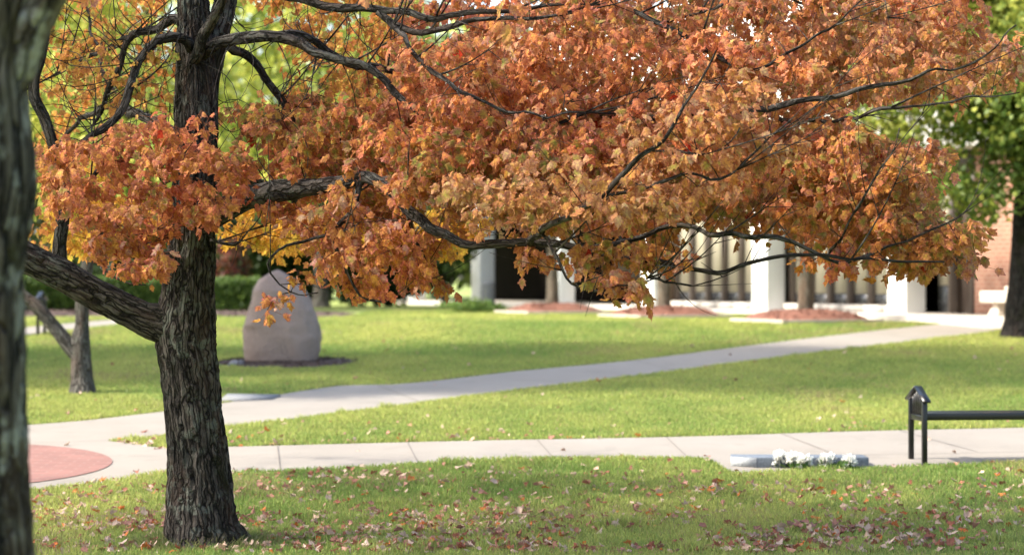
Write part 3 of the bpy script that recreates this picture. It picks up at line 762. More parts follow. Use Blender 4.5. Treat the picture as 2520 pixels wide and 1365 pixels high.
        lv.add(v.reshape(-1, 3), [f], np.tile(np.array([0.25, 0.09, 0.04]), (n*4, 1)))
    # dark branchlets that stand out against the leaves
    for _ in range(130):
        s = SK[int(rng.integers(0, len(SK)))]
        s0 = s[int(rng.integers(0, len(s)))]
        if s0[3] > 0.03 or s0[3] < 0.004: continue
        L = rng.uniform(0.3, 0.85)
        a = norm(np.array([rng.normal(0.7, 0.45), rng.normal(-0.35, 0.25), abs(rng.normal(0.3, 0.4))+0.05]))
        cu = np.array([rng.normal(0, .15), 0, rng.normal(0.12, .12)])
        t = np.linspace(0, 1, 9)[:, None]
        path = s0[:3]+a*L*t+cu*L*t*t
        tube(tw, path, np.linspace(min(s0[3]*.8, .0075), 0.002, 9), 6)
        for q in (3, 5, 6):
            b2 = norm(a+rng.standard_normal(3)*0.6)*rng.uniform(.12, .3)
            tube(tw, path[q]+b2*np.linspace(0, 1, 5)[:, None], np.linspace(.0038, .0014, 5), 5)
    # bare twigs in the gap beside the trunk and under the crown
    for _ in range(150):
        s = SK[int(rng.integers(0, len(SK)))]
        s0 = s[int(rng.integers(len(s)//4, len(s)))]
        if s0[3] < 0.004: continue
        L = rng.uniform(0.15, 0.5)
        a = norm(np.array([rng.normal(0.15, 0.8), rng.normal(-0.1, 0.5), rng.normal(0.3, 0.45)]))
        curl = np.array([rng.normal(0, .3), 0, rng.normal(0.25, .3)])
        t = np.linspace(0, 1, 8)[:, None]
        tube(tw, s0[:3]+a*L*t+curl*L*t*t, np.linspace(0.0035, 0.0012, 8), 5)
    for _ in range(210):
        x, y = rng.uniform(110, 1000), rng.uniform(-30, 340)
        p0 = W(x, y, rng.uniform(T-.8, T+.8))
        j = int(np.argmin(np.linalg.norm(sk[:, :3]-p0, axis=1))); q = sk[j, :3]
        if np.linalg.norm(q-p0) > 0.7: continue
        t = np.linspace(0, 1, 9)[:, None]
        b = np.cross(p0-q, [0, 1.0, 0.2])*rng.uniform(-0.8, 0.8)
        tube(tw, q+(p0-q)*t*1.5+b*np.sin(np.pi*t), np.linspace(0.0045, 0.0013, 9), 5)
    tag(build('twigs', tw, M['limb_bark'], maple, smooth=True), kind='stuff')
    build('crown', lv, M['leaf'], maple)
grow_crown()

# ------------------------------------------------------------------ the rough old trunk close to the camera, left edge
OY = 8.7
old = empty('old_tree', (W(-75, 682, OY)[0], OY, float(gz(OY))), 'rough lichen covered tree trunk close up at the left edge', 'tree')
edge = [(1700, 112), (1500, 92), (1365, 82), (1200, 72), (1000, 64), (850, 60), (690, 56), (600, 66), (470, 88), (400, 86), (300, 74), (200, 68), (100, 72), (0, 92), (-150, 120), (-400, 150)]
pts = [W((e-225)/2, y, OY) for y, e in edge]; rad = [(e+225)/2/FPX*OY for y, e in edge]
pts.insert(0, np.array([pts[0][0], OY, float(gz(OY))-0.05])); rad.insert(0, rad[0]*1.25)
P, R = catmull(pts, rad, 0.016)
mb = MB(); tube(mb, P, R, 120, disp=0.009, wob=0.05)
build('trunk', mb, M['old_bark'], old, smooth=True)
sp = [(-20, 240, OY, .10), (30, 150, OY-.02, .09), (75, 60, OY-.05, .075), (130, -30, OY-.1, .065), (230, -160, OY-.2, .05), (420, -400, OY-.3, .03)]
P, R = catmull([W(a, b, c) for a, b, c, r in sp], [r for *_, r in sp], 0.02)
mb = MB(); tube(mb, P, R, 48, disp=0.005, wob=0.06)
build('limb', mb, M['old_bark'], old, smooth=True)

# ------------------------------------------------------------------ other trees
def blob_leaves(mb, blobs, n, size, cols, rng, up=0.5, droop=0.4):
    """leaves spread through the volume of several clumps"""
    b = np.array(blobs, float)
    w = (b[:, 3]*b[:, 4]*b[:, 5])**0.75; w /= w.sum()
    k = rng.choice(len(b), n, p=w)
    q = norm(rng.standard_normal((n, 3)))*(rng.random((n, 1))**0.45)
    # leaf clusters inside each clump
    p = b[k, :3]+q*b[k, 3:6]
    p += 0.22*size*6*np.stack([vnoise(p*(0.9/size/6)+s*31.7) for s in range(3)], 1)
    hole = vnoise(p*np.array([1.4, 1.4, 1.8])*(0.6/size/3)+5.5) > -0.42
    p, q = p[hole], q[hole]
    n = len(p)
    d = q*0.6+np.array([0, 0, -droop])+rng.standard_normal((n, 3))*0.6
    nr = q*0.5+np.array([0, -0.2, up])+rng.standard_normal((n, 3))*0.5
    t = np.clip(0.5+0.6*vnoise(p*0.7)+0.3*rng.standard_normal(n), 0, 1)
    cols = np.array(cols)
    x = t*(len(cols)-1); i = np.minimum(x.astype(int), len(cols)-2); fr = (x-i)[:, None]
    c = (cols[i]*(1-fr)+cols[i+1]*fr)*rng.uniform(0.75, 1.25, (n, 1))
    add_simple(mb, p, d, nr, size*rng.uniform(0.7, 1.3, n), c, rng)
def clumps(center, radii, n, rng, s=0.42):
    out = []
    while len(out) < n:
        q = rng.uniform(-1, 1, 3)
        r = np.dot(q, q)
        if r > 1 or r < 0.15: continue
        k = s*rng.uniform(0.7, 1.2)
        out.append((*(np.array(center)+q*np.array(radii)*(1-k*0.6)), radii[0]*k, radii[1]*k, radii[2]*k*0.8))
    return out
def tree(name, label, x, y, h, cr, cz0, cols, n, size, tr, seed, barkm='grey_bark', group=None, cat='tree', extra=(), lean=0.0):
    rng = np.random.default_rng(seed)
    z = float(gz(y))
    root = empty(name, (x, y, z), label, cat, group)
    top = np.array([x+lean, y, z+h*0.82])
    P, R = catmull([(x, y, z-0.05), (x, y, z+0.25), (x+lean*.3, y+.05, z+cz0*0.7), (x+lean*.6, y-.05, z+cz0+(h-cz0)*.35), tuple(top)], [tr*1.5, tr*1.05, tr*.9, tr*.6, tr*.12], 0.08)
    mb = MB(); tube(mb, P, R, 24, disp=0.012*tr/0.25, wob=0.08)
    build('trunk', mb, M[barkm], root, smooth=True)
    mid = z+(cz0+h)/2
    bl = clumps((x+lean*.5, y, mid), (cr, cr, (h-cz0)/2), 26, rng)
    bl = bl+list(extra)
    for q in range(6):
        b = bl[q*4]
        zz = z+cz0*0.75+(h-cz0)*0.08*q
        i = int(np.argmin(np.abs(P[:, 2]-zz)))
        s0 = P[i]; e = np.array(b[:3])
        P2, R2 = catmull([s0, s0+(e-s0)*.5+np.array([0, 0, .25]), e], [R[i]*.55, R[i]*.35, R[i]*.08], 0.12)
        mb = MB(); tube(mb, P2, R2, 10, wob=0.1)
        build('limb', mb, M[barkm], root, smooth=True)
    mb = MB(); blob_leaves(mb, bl, n, size, cols, rng)
    build('crown', mb, M['tree_leaf'], root)
    return root
YG = [(0.13, 0.20, 0.03), (0.32, 0.38, 0.06), (0.60, 0.58, 0.11)]
GR = [(0.03, 0.07, 0.010), (0.065, 0.125, 0.018), (0.17, 0.22, 0.03)]
GL = [(0.06, 0.11, 0.016), (0.155, 0.21, 0.035), (0.38, 0.40, 0.07)]
OR = [(0.20, 0.20, 0.03), (0.50, 0.26, 0.03), (0.52, 0.17, 0.03)]
OL = [(0.14, 0.13, 0.03), (0.26, 0.21, 0.06), (0.36, 0.26, 0.11)]
DK = [(0.018, 0.035, 0.008), (0.03, 0.06, 0.012), (0.05, 0.085, 0.018)]
tree('shade_tree', 'yellow green tree beyond the hedge, leftmost of the three behind the maple trunk', -8.6, 57, 10.5, 4.2, 1.4, YG, 10000, 0.20, .22, 21, group='yellow green trees beyond the hedge')
tree('shade_tree', 'yellow green tree beyond the hedge, middle one right behind the maple trunk', -4.9, 62, 10.5, 3.6, 1.6, YG, 8500, 0.20, .2, 22, group='yellow green trees beyond the hedge')
tree('shade_tree', 'bright yellow green tree beyond the hedge, nearest to the white building', -2.9, 72, 10, 3.4, 1.6, YG, 10000, 0.20, .2, 23, group='yellow green trees beyond the hedge')
tree('leafy_tree', 'green leafy tree with a thick dark trunk at the right edge', 7.82, 36.9, 10.0, 3.2, 2.5, GL, 95000, 0.095, .29, 24, barkm='backlit_bark', lean=0.3, extra=[(6.8, 36.5, 3.85, .75, .9, .5), (7.25, 36.2, 3.95, .7, .8, .5), (7.75, 36.1, 4.5, .8, .7, .5), (8.5, 36.2, 4.3, .9, .8, .5), (5.9, 37.2, 4.9, 1.15, 1.2, .75), (6.3, 36.6, 4.0, .8, 1.0, .5), (7.4, 36.4, 4.9, 1.0, 1.2, .6), (8.8, 37, 4.8, 1.2, 1.2, .6), (5.4, 37.5, 5.8, 1.1, 1.2, .7), (6.6, 36.2, 5.6, 1.2, 1.2, .8)])
for k, (bx, by) in enumerate(BEDS):
    c = (bx-0.371*.9+0.928*.9, by+0.928*.9+0.371*.9)
    tree('ornamental_tree', ['slender tan ornamental tree in the mulch bed nearest the brick wall', 'slender grey ornamental tree in the middle mulch bed', 'slender ornamental tree in the mulch bed nearest the entrance'][k], c[0], c[1], 4.2, 1.5, 1.7, OL, 2600, 0.10, .13, 31+k, barkm='tan_bark', group='ornamental trees in front of the building')
# the forked grey tree on the left lawn
fb = G(203, 968)
fy = fb[1]
fork = empty('forked_tree', fb, 'small grey forked tree on the left lawn behind the big limb', 'tree')
def wl(spec, par, nm, mat, nseg=28, disp=0.004):
    P, R = catmull([W(a, b, c) for a, b, c, r in spec], [r for *_, r in spec], 0.03)
    mb = MB(); tube(mb, P, R, nseg, disp=disp, wob=0.07)
    return build(nm, mb, M[mat], par, smooth=True)
wl([(205, 985, fy, .20), (204, 965, fy, .155), (203, 930, fy, .125), (200, 880, fy, .115), (198, 840, fy, .115), (202, 800, fy, .082), (203, 740, fy, .08), (215, 650, fy, .07), (230, 540, fy, .055), (260, 380, fy, .03)], fork, 'trunk', 'grey_bark')
wl([(195, 880, fy, .09), (170, 850, fy, .085), (130, 800, fy, .08), (90, 755, fy, .078), (40, 715, fy, .07), (-40, 640, fy, .06), (-120, 520, fy, .04)], fork, 'limb', 'grey_bark')
rng = np.random.default_rng(40)
mb = MB()
cb = clumps(W(190, 330, fy), (1.5, 1.5, 1.2), 22, rng)
blob_leaves(mb, cb, 3200, 0.10, YG, rng, droop=0.7)
build('crown', mb, M['tree_leaf'], fork)
for b in cb[:7]:
    e = np.array(b[:3]); s0 = W(215, 640, fy)
    P, R = catmull([s0, s0+(e-s0)*.5+np.array([0, 0, .1]), e], [.035, .02, .006], 0.08)
    mb = MB(); tube(mb, P, R, 8, wob=0.1); build('limb', mb, M['grey_bark'], fork, smooth=True)

# trees standing left of the view, whose shade lies across the lawn
tree('lawn_tree', 'broad green tree left of the lawn beside the boulder', -12.2, 30.4, 12.5, 3.4, 2.4, GR, 14000, 0.28, .28, 51, group='trees along the left of the lawn')
tree('lawn_tree', 'tall high crowned green tree left of the lawn', -9.6, 29.6, 18.5, 4.2, 8.4, GR, 26000, 0.28, .30, 52, group='trees along the left of the lawn')

tree('lawn_tree', 'thin crowned green tree beside the near lawn left of the rough old trunk', -8.8, 15.6, 13.0, 5.0, 5.4, GR, 1500, 0.25, .26, 53, group='trees along the left of the lawn')

# ------------------------------------------------------------------ hedge, shrubs, woods behind
def hedge():
    y0, y1 = 49.2, 50.6
    x0, x1 = -12.5, -5.25
    z = ZLEV+0.10
    root = empty('hedge', ((x0+x1)/2, (y0+y1)/2, z), 'long clipped green hedge in front of the dark trees on the left', 'hedge')
    mb = MB(); mb.box(x0+.1, x1-.1, y0+.1, y1-.1, z-.1, z+.52)
    build('core', mb, M['core'], root)
    rng = np.random.default_rng(61)
    n = 26000
    x = rng.uniform(x0, x1, n); y = rng.uniform(y0, y1, n); zz = rng.uniform(z+.02, z+.62, n)
    f = rng.integers(0, 3, n)
    zz = np.where(f == 0, z+.62+0.03*rng.standard_normal(n), zz); y = np.where(f == 1, y0+.02*rng.standard_normal(n), y)
    p = np.stack([x, y, zz], 1); p += 0.06*np.stack([vnoise(p*2+s*9.) for s in range(3)], 1)
    t = rng.random((n, 1))
    c = np.array([0.035, 0.075, 0.012])*(1-t)+np.array([0.10, 0.16, 0.025])*t
    mb = MB(); add_simple(mb, p, rng.standard_normal((n, 3))+np.array([0, 0, .6]), rng.standard_normal((n, 3))*.6+np.array([0, -.6, .6]), rng.uniform(.05, .09, n), c, rng)
    build('leaves', mb, M['tree_leaf'], root)
hedge()
def mound(name, poly, h, mat, label, lift=0.01, cat='mulch bed', kind='structure', seed=0):
    """a low heap of mulch over a ground polygon: inner rings raised"""
    p = np.array([(a[0], a[1]) for a in poly]); c = p.mean(0)
    n = len(p); v = []; K = [1.0, .9, .72, .45, .15]; hs = [0, .35, .7, .95, 1.0]
    for s, hh in zip(K, hs):
        for q in p:
            w = c+(q-c)*s
            v.append((w[0], w[1], float(gz(w[1]))+lift+h*hh))
    v = np.array(v); v[:, 2] += 0.12*h*vnoise(v*3.1+seed)
    f = [(k*n+i, k*n+(i+1) % n, (k+1)*n+(i+1) % n, (k+1)*n+i) for k in range(len(K)-1) for i in range(n)]
    mb = MB(); mb.add(v, [np.array(f), (np.arange(n)+(len(K)-1)*n)[None]])
    # loose chips lying on the heap
    rng = np.random.default_rng(seed+70)
    return mb
def chips(mb, poly, h, n, size, seed):
    rng = np.random.default_rng(seed)
    p = np.array([(a[0], a[1]) for a in poly]); c = p.mean(0)
    i = rng.integers(0, len(p), n); t = rng.random((n, 1)); e = p[i]*(1-t)+p[(i+1) % len(p)]*t
    r = np.sqrt(rng.random((n, 1)))*0.98
    q = c+(e-c)*r
    z = gz(q[:, 1])+0.02+h*np.interp(r[:, 0], [.15, .45, .72, .9, 1], [1, .95, .7, .35, 0])
    pos = np.stack([q[:, 0], q[:, 1], z], 1)
    d = rng.standard_normal((n, 3))*np.array([1, 1, .35]); nr = rng.standard_normal((n, 3))*.4+np.array([0, 0, 1])
    d = norm(d); nr = norm(nr-d*np.sum(nr*d, -1, keepdims=True)); s = np.cross(d, nr)
    L = size*rng.uniform(.6, 1.4, (n, 1))
    v = np.stack([pos-d*L-s*L*.3, pos+d*L-s*L*.3, pos+d*L+s*L*.3, pos-d*L+s*L*.3], 1)
    mb.add(v.reshape(-1, 3), [np.arange(n*4).reshape(-1, 4)])
# long dark mulch strip under the hedge
poly = [np.array(a) for a in [(-13.5, 47.6, 0), (-10, 47.5, 0), (-7, 47.4, 0), (-3.4, 47.3, 0), (-3.3, 51.5, 0), (-7, 51.6, 0), (-10, 51.6, 0), (-13.5, 51.6, 0)]]
mb = mound('m', poly, .10, None, '', seed=3); chips(mb, poly, .1, 2500, .04, 90)
tag(build('mulch_bed', mb, M['dark_mulch']), 'dark brown mulch bed along the foot of the hedge', 'mulch bed', kind='structure')
# dark mulch circle under the boulder
poly = [np.array([BOULDER[0]+0.08+0.93*math.cos(t)*(1+.05*math.sin(3*t)), BOULDER[1]+0.86*math.sin(t)*(1+.05*math.cos(2*t)), 0]) for t in np.linspace(0, 2*math.pi, 28, endpoint=False)]
mb = mound('m', poly, .035, None, '', seed=8); chips(mb, poly, .035, 900, .025, 91)
tag(build('mulch_ring', mb, M['dark_mulch']), 'dark mulch ring round the foot of the boulder', 'mulch', kind='structure')

def shrub(name, label, c, r, n, size, cols, seed, cat='shrub', stems=True):
    rng = np.random.default_rng(seed)
    root = empty(name, (c[0], c[1], float(gz(c[1]))), label, cat)
    bl = clumps((c[0], c[1], float(gz(c[1]))+r[2]*.85), r, 14, rng, .5)
    mb = MB(); blob_leaves(mb, bl, n, size, cols, rng, up=.7, droop=0)
    build('leaves', mb, M['tree_leaf'], root)
    mb = MB()
    for b in bl[:8]:
        s0 = np.array([c[0], c[1], float(gz(c[1]))]); e = np.array(b[:3])
        P, R = catmull([s0, s0+(e-s0)*.5+np.array([0, 0, .1]), e], [.03, .02, .008], .1)
        tube(mb, P, R, 6)
    build('stems', mb, M['grey_bark'], root, smooth=True)
    return root
sp = W(1155, 757, 53)
shrub('low_shrub', 'low bright green spreading shrub on the lawn edge near the entrance', (sp[0], 52.6), (.74, .6, .17), 5200, .05, [(0.05, .10, .02), (.10, .18, .03), (.22, .29, .07)], 71)
shrub('evergreen_shrub', 'dark green upright evergreen shrub left of the white entrance pillar', (W(1095, 700, 60)[0], 60), (.75, .8, 1.5), 5200, .12, DK, 72)
shrub('red_shrub', 'dark red leaved shrub behind the hedge left of the boulder', (W(572, 650, 54)[0], 54), (.6, .6, 1.1), 2600, .11, [(0.07, .02, .015), (.16, .035, .025), (.05, .06, .015)], 73)
for k, (px, y, w, hgt) in enumerate([(60, 60, 2.2, 2.0), (330, 62, 2.2, 2.2), (560, 63, 1.9, 2.3), (760, 64, 1.8, 2.1), (930, 65, 1.6, 2.0)]):
    shrub('dark_bush', ['dark evergreen bush behind the hedge at the left edge', 'dark evergreen bush behind the hedge and the forked tree', 'dark evergreen bush behind the red shrub and hedge', 'dark evergreen bush right behind the boulder top', 'dark evergreen bush under the golden hanging leaves'][k], (W(px, 682, y)[0], y), (w, 1.2, hgt*.62), 6500, .15, DK, 80+k)
def woods():
    rng = np.random.default_rng(95)
    bl = []
    for x in np.arange(-34, 2, 2.4):
        for q in range(5):
            bl.append((x+rng.normal(0, .8), 88+rng.normal(0, 3), ZLEV+rng.uniform(1, 8.2), 2.4, 2.4, 1.8))
    mb = MB(); blob_leaves(mb, bl, 42000, .42, [(0.05, .085, .018), (.14, .19, .035), (.36, .38, .08)], rng)
    tag(build('woods', mb, M['tree_leaf']), 'far belt of green trees closing the view on the left', 'woods', kind='stuff')
woods()

# ------------------------------------------------------------------ the boulder
def boulder():
    pxm = FPX/BOULDER[1]
    prof = [(898, 612, 770), (885, 604, 783), (860, 596, 788), (830, 594, 790), (800, 597, 786), (770, 606, 778), (740, 616, 763), (715, 622, 748), (690, 638, 726), (677, 652, 708), (669, 664, 696), (665, 674, 688)]
    ns = 64
    rows = []
    P = []
    for y, l, r in prof: P.append(((l+r)/2, y, (r-l)/2))
    P = np.array(P)
    ys = np.linspace(P[0, 1], P[-1, 1], 60)
    cxs = np.interp(ys, P[::-1, 1], P[::-1, 0]); rs = np.interp(ys, P[::-1, 1], P[::-1, 2])
    v = []
    for i, y in enumerate(ys):
        c = W(cxs[i], y, BOULDER[1]); rx = rs[i]/pxm; ry = rx*0.72+0.02
        for t in np.linspace(0, 2*np.pi, ns, endpoint=False):
            e = 0.78
            cc, ss = math.cos(t), math.sin(t)
            v.append((c[0]+rx*np.sign(cc)*abs(cc)**e, BOULDER[1]+0.05+ry*np.sign(ss)*abs(ss)**e, c[2]))
    v = np.array(v); ctr = np.array([BOULDER[0], BOULDER[1]+.05, 0])
    d = v-ctr; d[:, 2] = 0; d = norm(d)
    v += d*(0.018*vnoise(v*3.3)-0.022*np.abs(vnoise(v*4.3+4))+0.010*vnoise(v*11)+0.006*vnoise(v*29))[:, None]
    v[:, 2] += 0.02*vnoise(v*5+3)
    n = len(ys)
    f = [(i*ns+j, i*ns+(j+1) % ns, (i+1)*ns+(j+1) % ns, (i+1)*ns+j) for i in range(n-1) for j in range(ns)]
    mb = MB()
    top = v[-ns:].mean(0)+np.array([0, 0, .012])
    mb.add(np.vstack([v, top]), [np.array(f), np.array([((n-1)*ns+j, (n-1)*ns+(j+1) % ns, n*ns) for j in range(ns)]), np.arange(ns)[::-1][None]])
    o = build('boulder', mb, M['boulder'], None, smooth=True)
    # put the origin at its foot
    loc = Vector((float(BOULDER[0]), float(BOULDER[1]), float(BOULDER[2])))
    from mathutils import Matrix
    o.data.transform(Matrix.Translation(-loc)); o.location = loc
    tag(o, 'large rounded pinkish grey boulder standing upright on the lawn', 'boulder')
boulder()
# flat plaques in the ground
mb = MB(); a = [G(*p) for p in [(540, 990), (668, 984), (690, 976), (560, 974)]]
sheet(mb, a, 0.03)
q = mb.v[0]; n = len(q); mb2 = MB()
mb2.add(np.vstack([q-np.array([0, 0, .04]), q]), [np.arange(n)[::-1][None], (np.arange(n)+n)[None], np.array([(i, (i+1) % n, (i+1) % n+n, i+n) for i in range(n)])])
tag(build('ground_plaque', mb2, M['plaque']), 'flat grey stone plaque at the path edge right of the maple trunk', 'plaque')
mb = MB(); a = [G(*p) for p in [(562, 902), (600, 900), (606, 893), (572, 894)]]
sheet(mb, a, 0.045)
q = mb.v[0]; n = len(q); mb2 = MB()
mb2.add(np.vstack([q-np.array([0, 0, .07]), q]), [np.arange(n)[::-1][None], (np.arange(n)+n)[None], np.array([(i, (i+1) % n, (i+1) % n+n, i+n) for i in range(n)])])
tag(build('small_plaque', mb2, M['plaque']), 'small grey plaque in the mulch at the foot of the boulder', 'plaque')

# ------------------------------------------------------------------ the building
B0 = (7.17, 44.0)
BROT = math.atan2(0.928, -0.371)
ZB = ZLEV+0.13
bld = empty('college_building', (B0[0], B0[1], ZLEV), 'long low building with white pillars, cream window blinds and a brick end', 'building', rz=BROT)
zb = ZB-ZLEV            # local heights count from the lawn
TOPZ = 3.05
def lb(nm, boxes, mat, par=None, bevel=0.0):
    mb = MB()
    for b in boxes: mb.box(*b)
    return build(nm, mb, M[mat], par or bld, local=True, bevel=bevel)
for k in range(6):
    lb('pillar', [(5.4*k, 5.4*k+.67, -.42, 0, -.05, TOPZ)], 'white', bevel=0.02)
lb('fascia', [(-10, 33, -1.2, .06, TOPZ, 6.6)], 'fascia', bevel=0.03)
lb('roof', [(-10.2, 33.2, -14, .16, 6.6, 6.78)], 'fascia')
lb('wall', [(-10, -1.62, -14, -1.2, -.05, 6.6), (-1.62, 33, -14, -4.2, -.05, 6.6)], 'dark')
lb('floor_slab', [(-1.6, 28, -4.2, .10, -.05, zb-.02)], 'ledge')
lb('terrace', [(-9, -.35, -.40, 1.45, -.05, zb)], 'stone', bevel=0.02)
lb('brick_wall', [(-10, -1.62, -1.2, -.42, -.05, TOPZ)], 'brick')
lb('soffit', [(-1.6, 33, -4.2, -1.21, TOPZ, TOPZ+.12)], 'tan_panel')
for c0 in (0, 5.4):
    for w in range(6):
        u0 = c0+.67+w*(4.73/6); u1 = u0+4.73/6
        wr = lb('window', [(u1-.17, u1+.0, -.72, -.49, zb, TOPZ)], 'brown')
        tag(wr)
        lb('blind', [(u0+.002, u1-.172, -.60, -.58, zb+.33, TOPZ)], 'blind', wr)
        lb('spandrel', [(u0+.002, u1-.172, -.62, -.57, zb+.125, zb+.32)], 'spandrel', wr)
        lb('sill', [(u0+.002, u1-.172, -.75, -.30, zb-.02, zb+.12)], 'ledge', wr)
    lb('head_frame', [(c0+.67, c0+5.4, -.75, -.56, TOPZ-.35, TOPZ-.002)], 'brown')
lb('door', [(-1.60, -1.50, -.8, -.40, zb, TOPZ), (-.72, -.62, -.8, -.5, zb, TOPZ), (-1.6, -.02, -.8, -.5, TOPZ-.4, TOPZ-.004), (-1.5, -.72, -.74, -.70, zb, TOPZ-.4)], 'brown')
lb('side_light', [(-.62, -.02, -.72, -.68, zb+.5, TOPZ-.4)], 'blind')
lb('side_panel', [(-.62, -.02, -.73, -.67, zb, zb+.49)], 'spandrel')
# recessed entrance between the far pillars
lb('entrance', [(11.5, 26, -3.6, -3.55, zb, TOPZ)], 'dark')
for u in (12.6, 13.9, 15.2, 16.8, 17.9, 19.0, 20.1, 21.2):
    lb('door_frame', [(u, u+.10, -3.54, -3.42, zb, TOPZ)], 'spandrel')
lb('counter_panel', [(17.0, 20.0, -3.30, -3.22, zb+.55, zb+1.2)], 'tan_panel')
lb('return_wall', [(10.85, 11.5, -4.2, -.42, -.05, TOPZ)], 'tan_panel')

# concrete bench on the terrace
cbz = ZLEV+zb
ub, nb = -3.7, .32
cbx = B0[0]+(-0.371)*ub+(-0.928)*nb; cby = B0[1]+0.928*ub+(-0.371)*nb
cb = empty('concrete_bench', (cbx, cby, cbz), 'pale concrete bench with a thick slab seat in front of the brick wall', 'bench', rz=BROT)
mb = MB(); mb.box(-1.0, .35, -.28, .28, .22, .42); build('seat', mb, M['stone'], cb, local=True, bevel=.025)
mb = MB(); mb.box(-1.0, -.05, -.28, .05, .421, .50); build('raised_block', mb, M['stone'], cb, local=True, bevel=.02)
for u in (-.75, .05):
    mb = MB()
    v = [(u+s*w, t*d, z) for z, w, d in ((0, .16, .22), (.22, .06, .14)) for s, t in ((-1, -1), (1, -1), (1, 1), (-1, 1))]
    mb.add(v, [np.array([(3, 2, 1, 0), (4, 5, 6, 7), (0, 1, 5, 4), (1, 2, 6, 5), (2, 3, 7, 6), (3, 0, 4, 7)])])
    build('pedestal', mb, M['stone'], cb, local=True, bevel=.01)

# timber-edged mulch beds
for k, (bx, by) in enumerate(BEDS):
    root = empty('mulch_planter', (bx, by, ZLEV), ['square red mulch bed edged with pale timber nearest the brick wall', 'square red mulch bed edged with pale timber, middle of the row', 'square red mulch bed edged with pale timber nearest the entrance'][k], 'mulch bed', 'mulch beds in front of the building', rz=BROT)
    S = 1.8
    for nm, bxs in (('edging', (-.06, S+.06, -.06, .06, -.03, .075)), ('edging', (-.06, S+.06, -S-.06, -S+.06, -.03, .075)), ('edging', (-.06, .06, -S+.062, -.062, -.03, .073)), ('edging', (S-.06, S+.06, -S+.062, -.062, -.03, .073))):
        mb = MB(); mb.box(*bxs); build('edging', mb, M['timber'], root, local=True, bevel=.008)
    poly = [np.array([x, y, 0]) for x, y in [(.07, -.07), (S/2, -.07), (S-.07, -.07), (S-.07, -S/2), (S-.07, -S+.07), (S/2, -S+.07), (.07, -S+.07), (.07, -S/2)]]
    mb = mound('m', poly, .19, None, '', lift=.04, seed=k); chips(mb, poly, .21, 1400, .035, 200+k)
    build('mulch', mb, M['mulch'], root, local=True)

# dome-topped litter bin by the far pillar
bb = W(1201, 735, 63)
bin_ = empty('litter_bin', (bb[0], 63, ZLEV), 'grey cylindrical litter bin with a domed lid beside the far white pillar', 'litter bin')
def lathe(prof, nseg, c):
    mb = MB(); v = []
    for r, z in prof:
        for t in np.linspace(0, 2*np.pi, nseg, endpoint=False): v.append((c[0]+r*math.cos(t), c[1]+r*math.sin(t), c[2]+z))
    n = len(prof)
    f = [(i*nseg+j, i*nseg+(j+1) % nseg, (i+1)*nseg+(j+1) % nseg, (i+1)*nseg+j) for i in range(n-1) for j in range(nseg)]
    mb.add(v, [np.array(f), np.arange(nseg)[::-1][None], (np.arange(nseg)+(n-1)*nseg)[None]])
    return mb
build('body', lathe([(.17, 0), (.18, .03), (.18, .5), (.165, .52)], 32, (bb[0], 63, ZLEV)), M['bin'], bin_, smooth=False)
build('lid', lathe([(.185, .525), (.18, .56), (.15, .63), (.09, .68), (.02, .70)], 32, (bb[0], 63, ZLEV)), M['bin'], bin_, smooth=True)

# ------------------------------------------------------------------ black benches
def make_bench(loc, rz, label):
    """long flat seat between two gabled end frames; local x along the seat"""
    root = empty('metal_bench', loc, label, 'bench', 'black metal benches', rz)
    Dp, Lb = .42, 1.85
    def endframe(x, s):
        for y in (0, Dp):
            mb = MB(); mb.box(x-.022, x+.022, y-.022, y+.022, 0.008, .560)
            leg = build('leg', mb, M['black_metal'], root, local=True, bevel=.004)
            mb = MB(); mb.box(x-.045, x+.045, y-.045, y+.045, 0, .0078)
            build('foot_plate', mb, M['black_metal'], leg, local=True)
        # gabled cap: two sloping flats meeting at the ridge
        mb = MB()
        w = .034
        for y0, z0, y1, z1 in ((-.08, .540, Dp/2, .660), (Dp/2, .660, Dp+.08, .540)):
            v = [(x+sx_*w, y, z+dz) for y, z in ((y0, z0), (y1, z1)) for sx_ in (-1, 1) for dz in (0, .018)]
            mb.add(v, [np.array([(0, 2, 3, 1), (4, 5, 7, 6), (0, 1, 5, 4), (2, 6, 7, 3), (1, 3, 7, 5), (0, 4, 6, 2)])])
        build('gable_cap', mb, M['black_metal'], root, local=True)
        mb = MB(); mb.box(x-.016, x+.016, .0225, Dp-.0225, .375, .425)
        build('end_rail', mb, M['black_metal'], root, local=True, bevel=.003)
        for k in range(6):
            y = .07+k*(Dp-.14)/5
            z1 = .540+(.660-.540)*(1-abs(y-Dp/2)/(Dp/2+.08))
            mb = MB(); mb.box(x-.008, x+.008, y-.013, y+.013, .4252, z1-.001)
            build('spindle', mb, M['black_metal'], root, local=True)
    endframe(0, -1); endframe(Lb, 1)
    mb = MB()
    mb.box(.024, Lb-.024, -.005, .03, .385, .446); mb.box(.024, Lb-.024, Dp-.03, Dp+.005, .385, .446)
    for k in range(6):
        y = .034+k*(Dp-.068)/6
        mb.box(.024, Lb-.024, y, y+(Dp-.068)/6-.008, .425, .444)
    build('seat', mb, M['black_metal'], root, local=True, bevel=.003)
    return root
b1 = G(2275, 1144)
make_bench((b1[0], b1[1], float(gz(b1[1]))+.006), math.radians(6.5), 'black metal bench with a gabled end frame on the concrete path at right')
b2 = G(97, 826)
bb2 = make_bench((b2[0]-1.85, b2[1], float(gz(b2[1]))+.006), math.radians(-3), 'distant black metal bench half hidden behind the trunk at left edge')

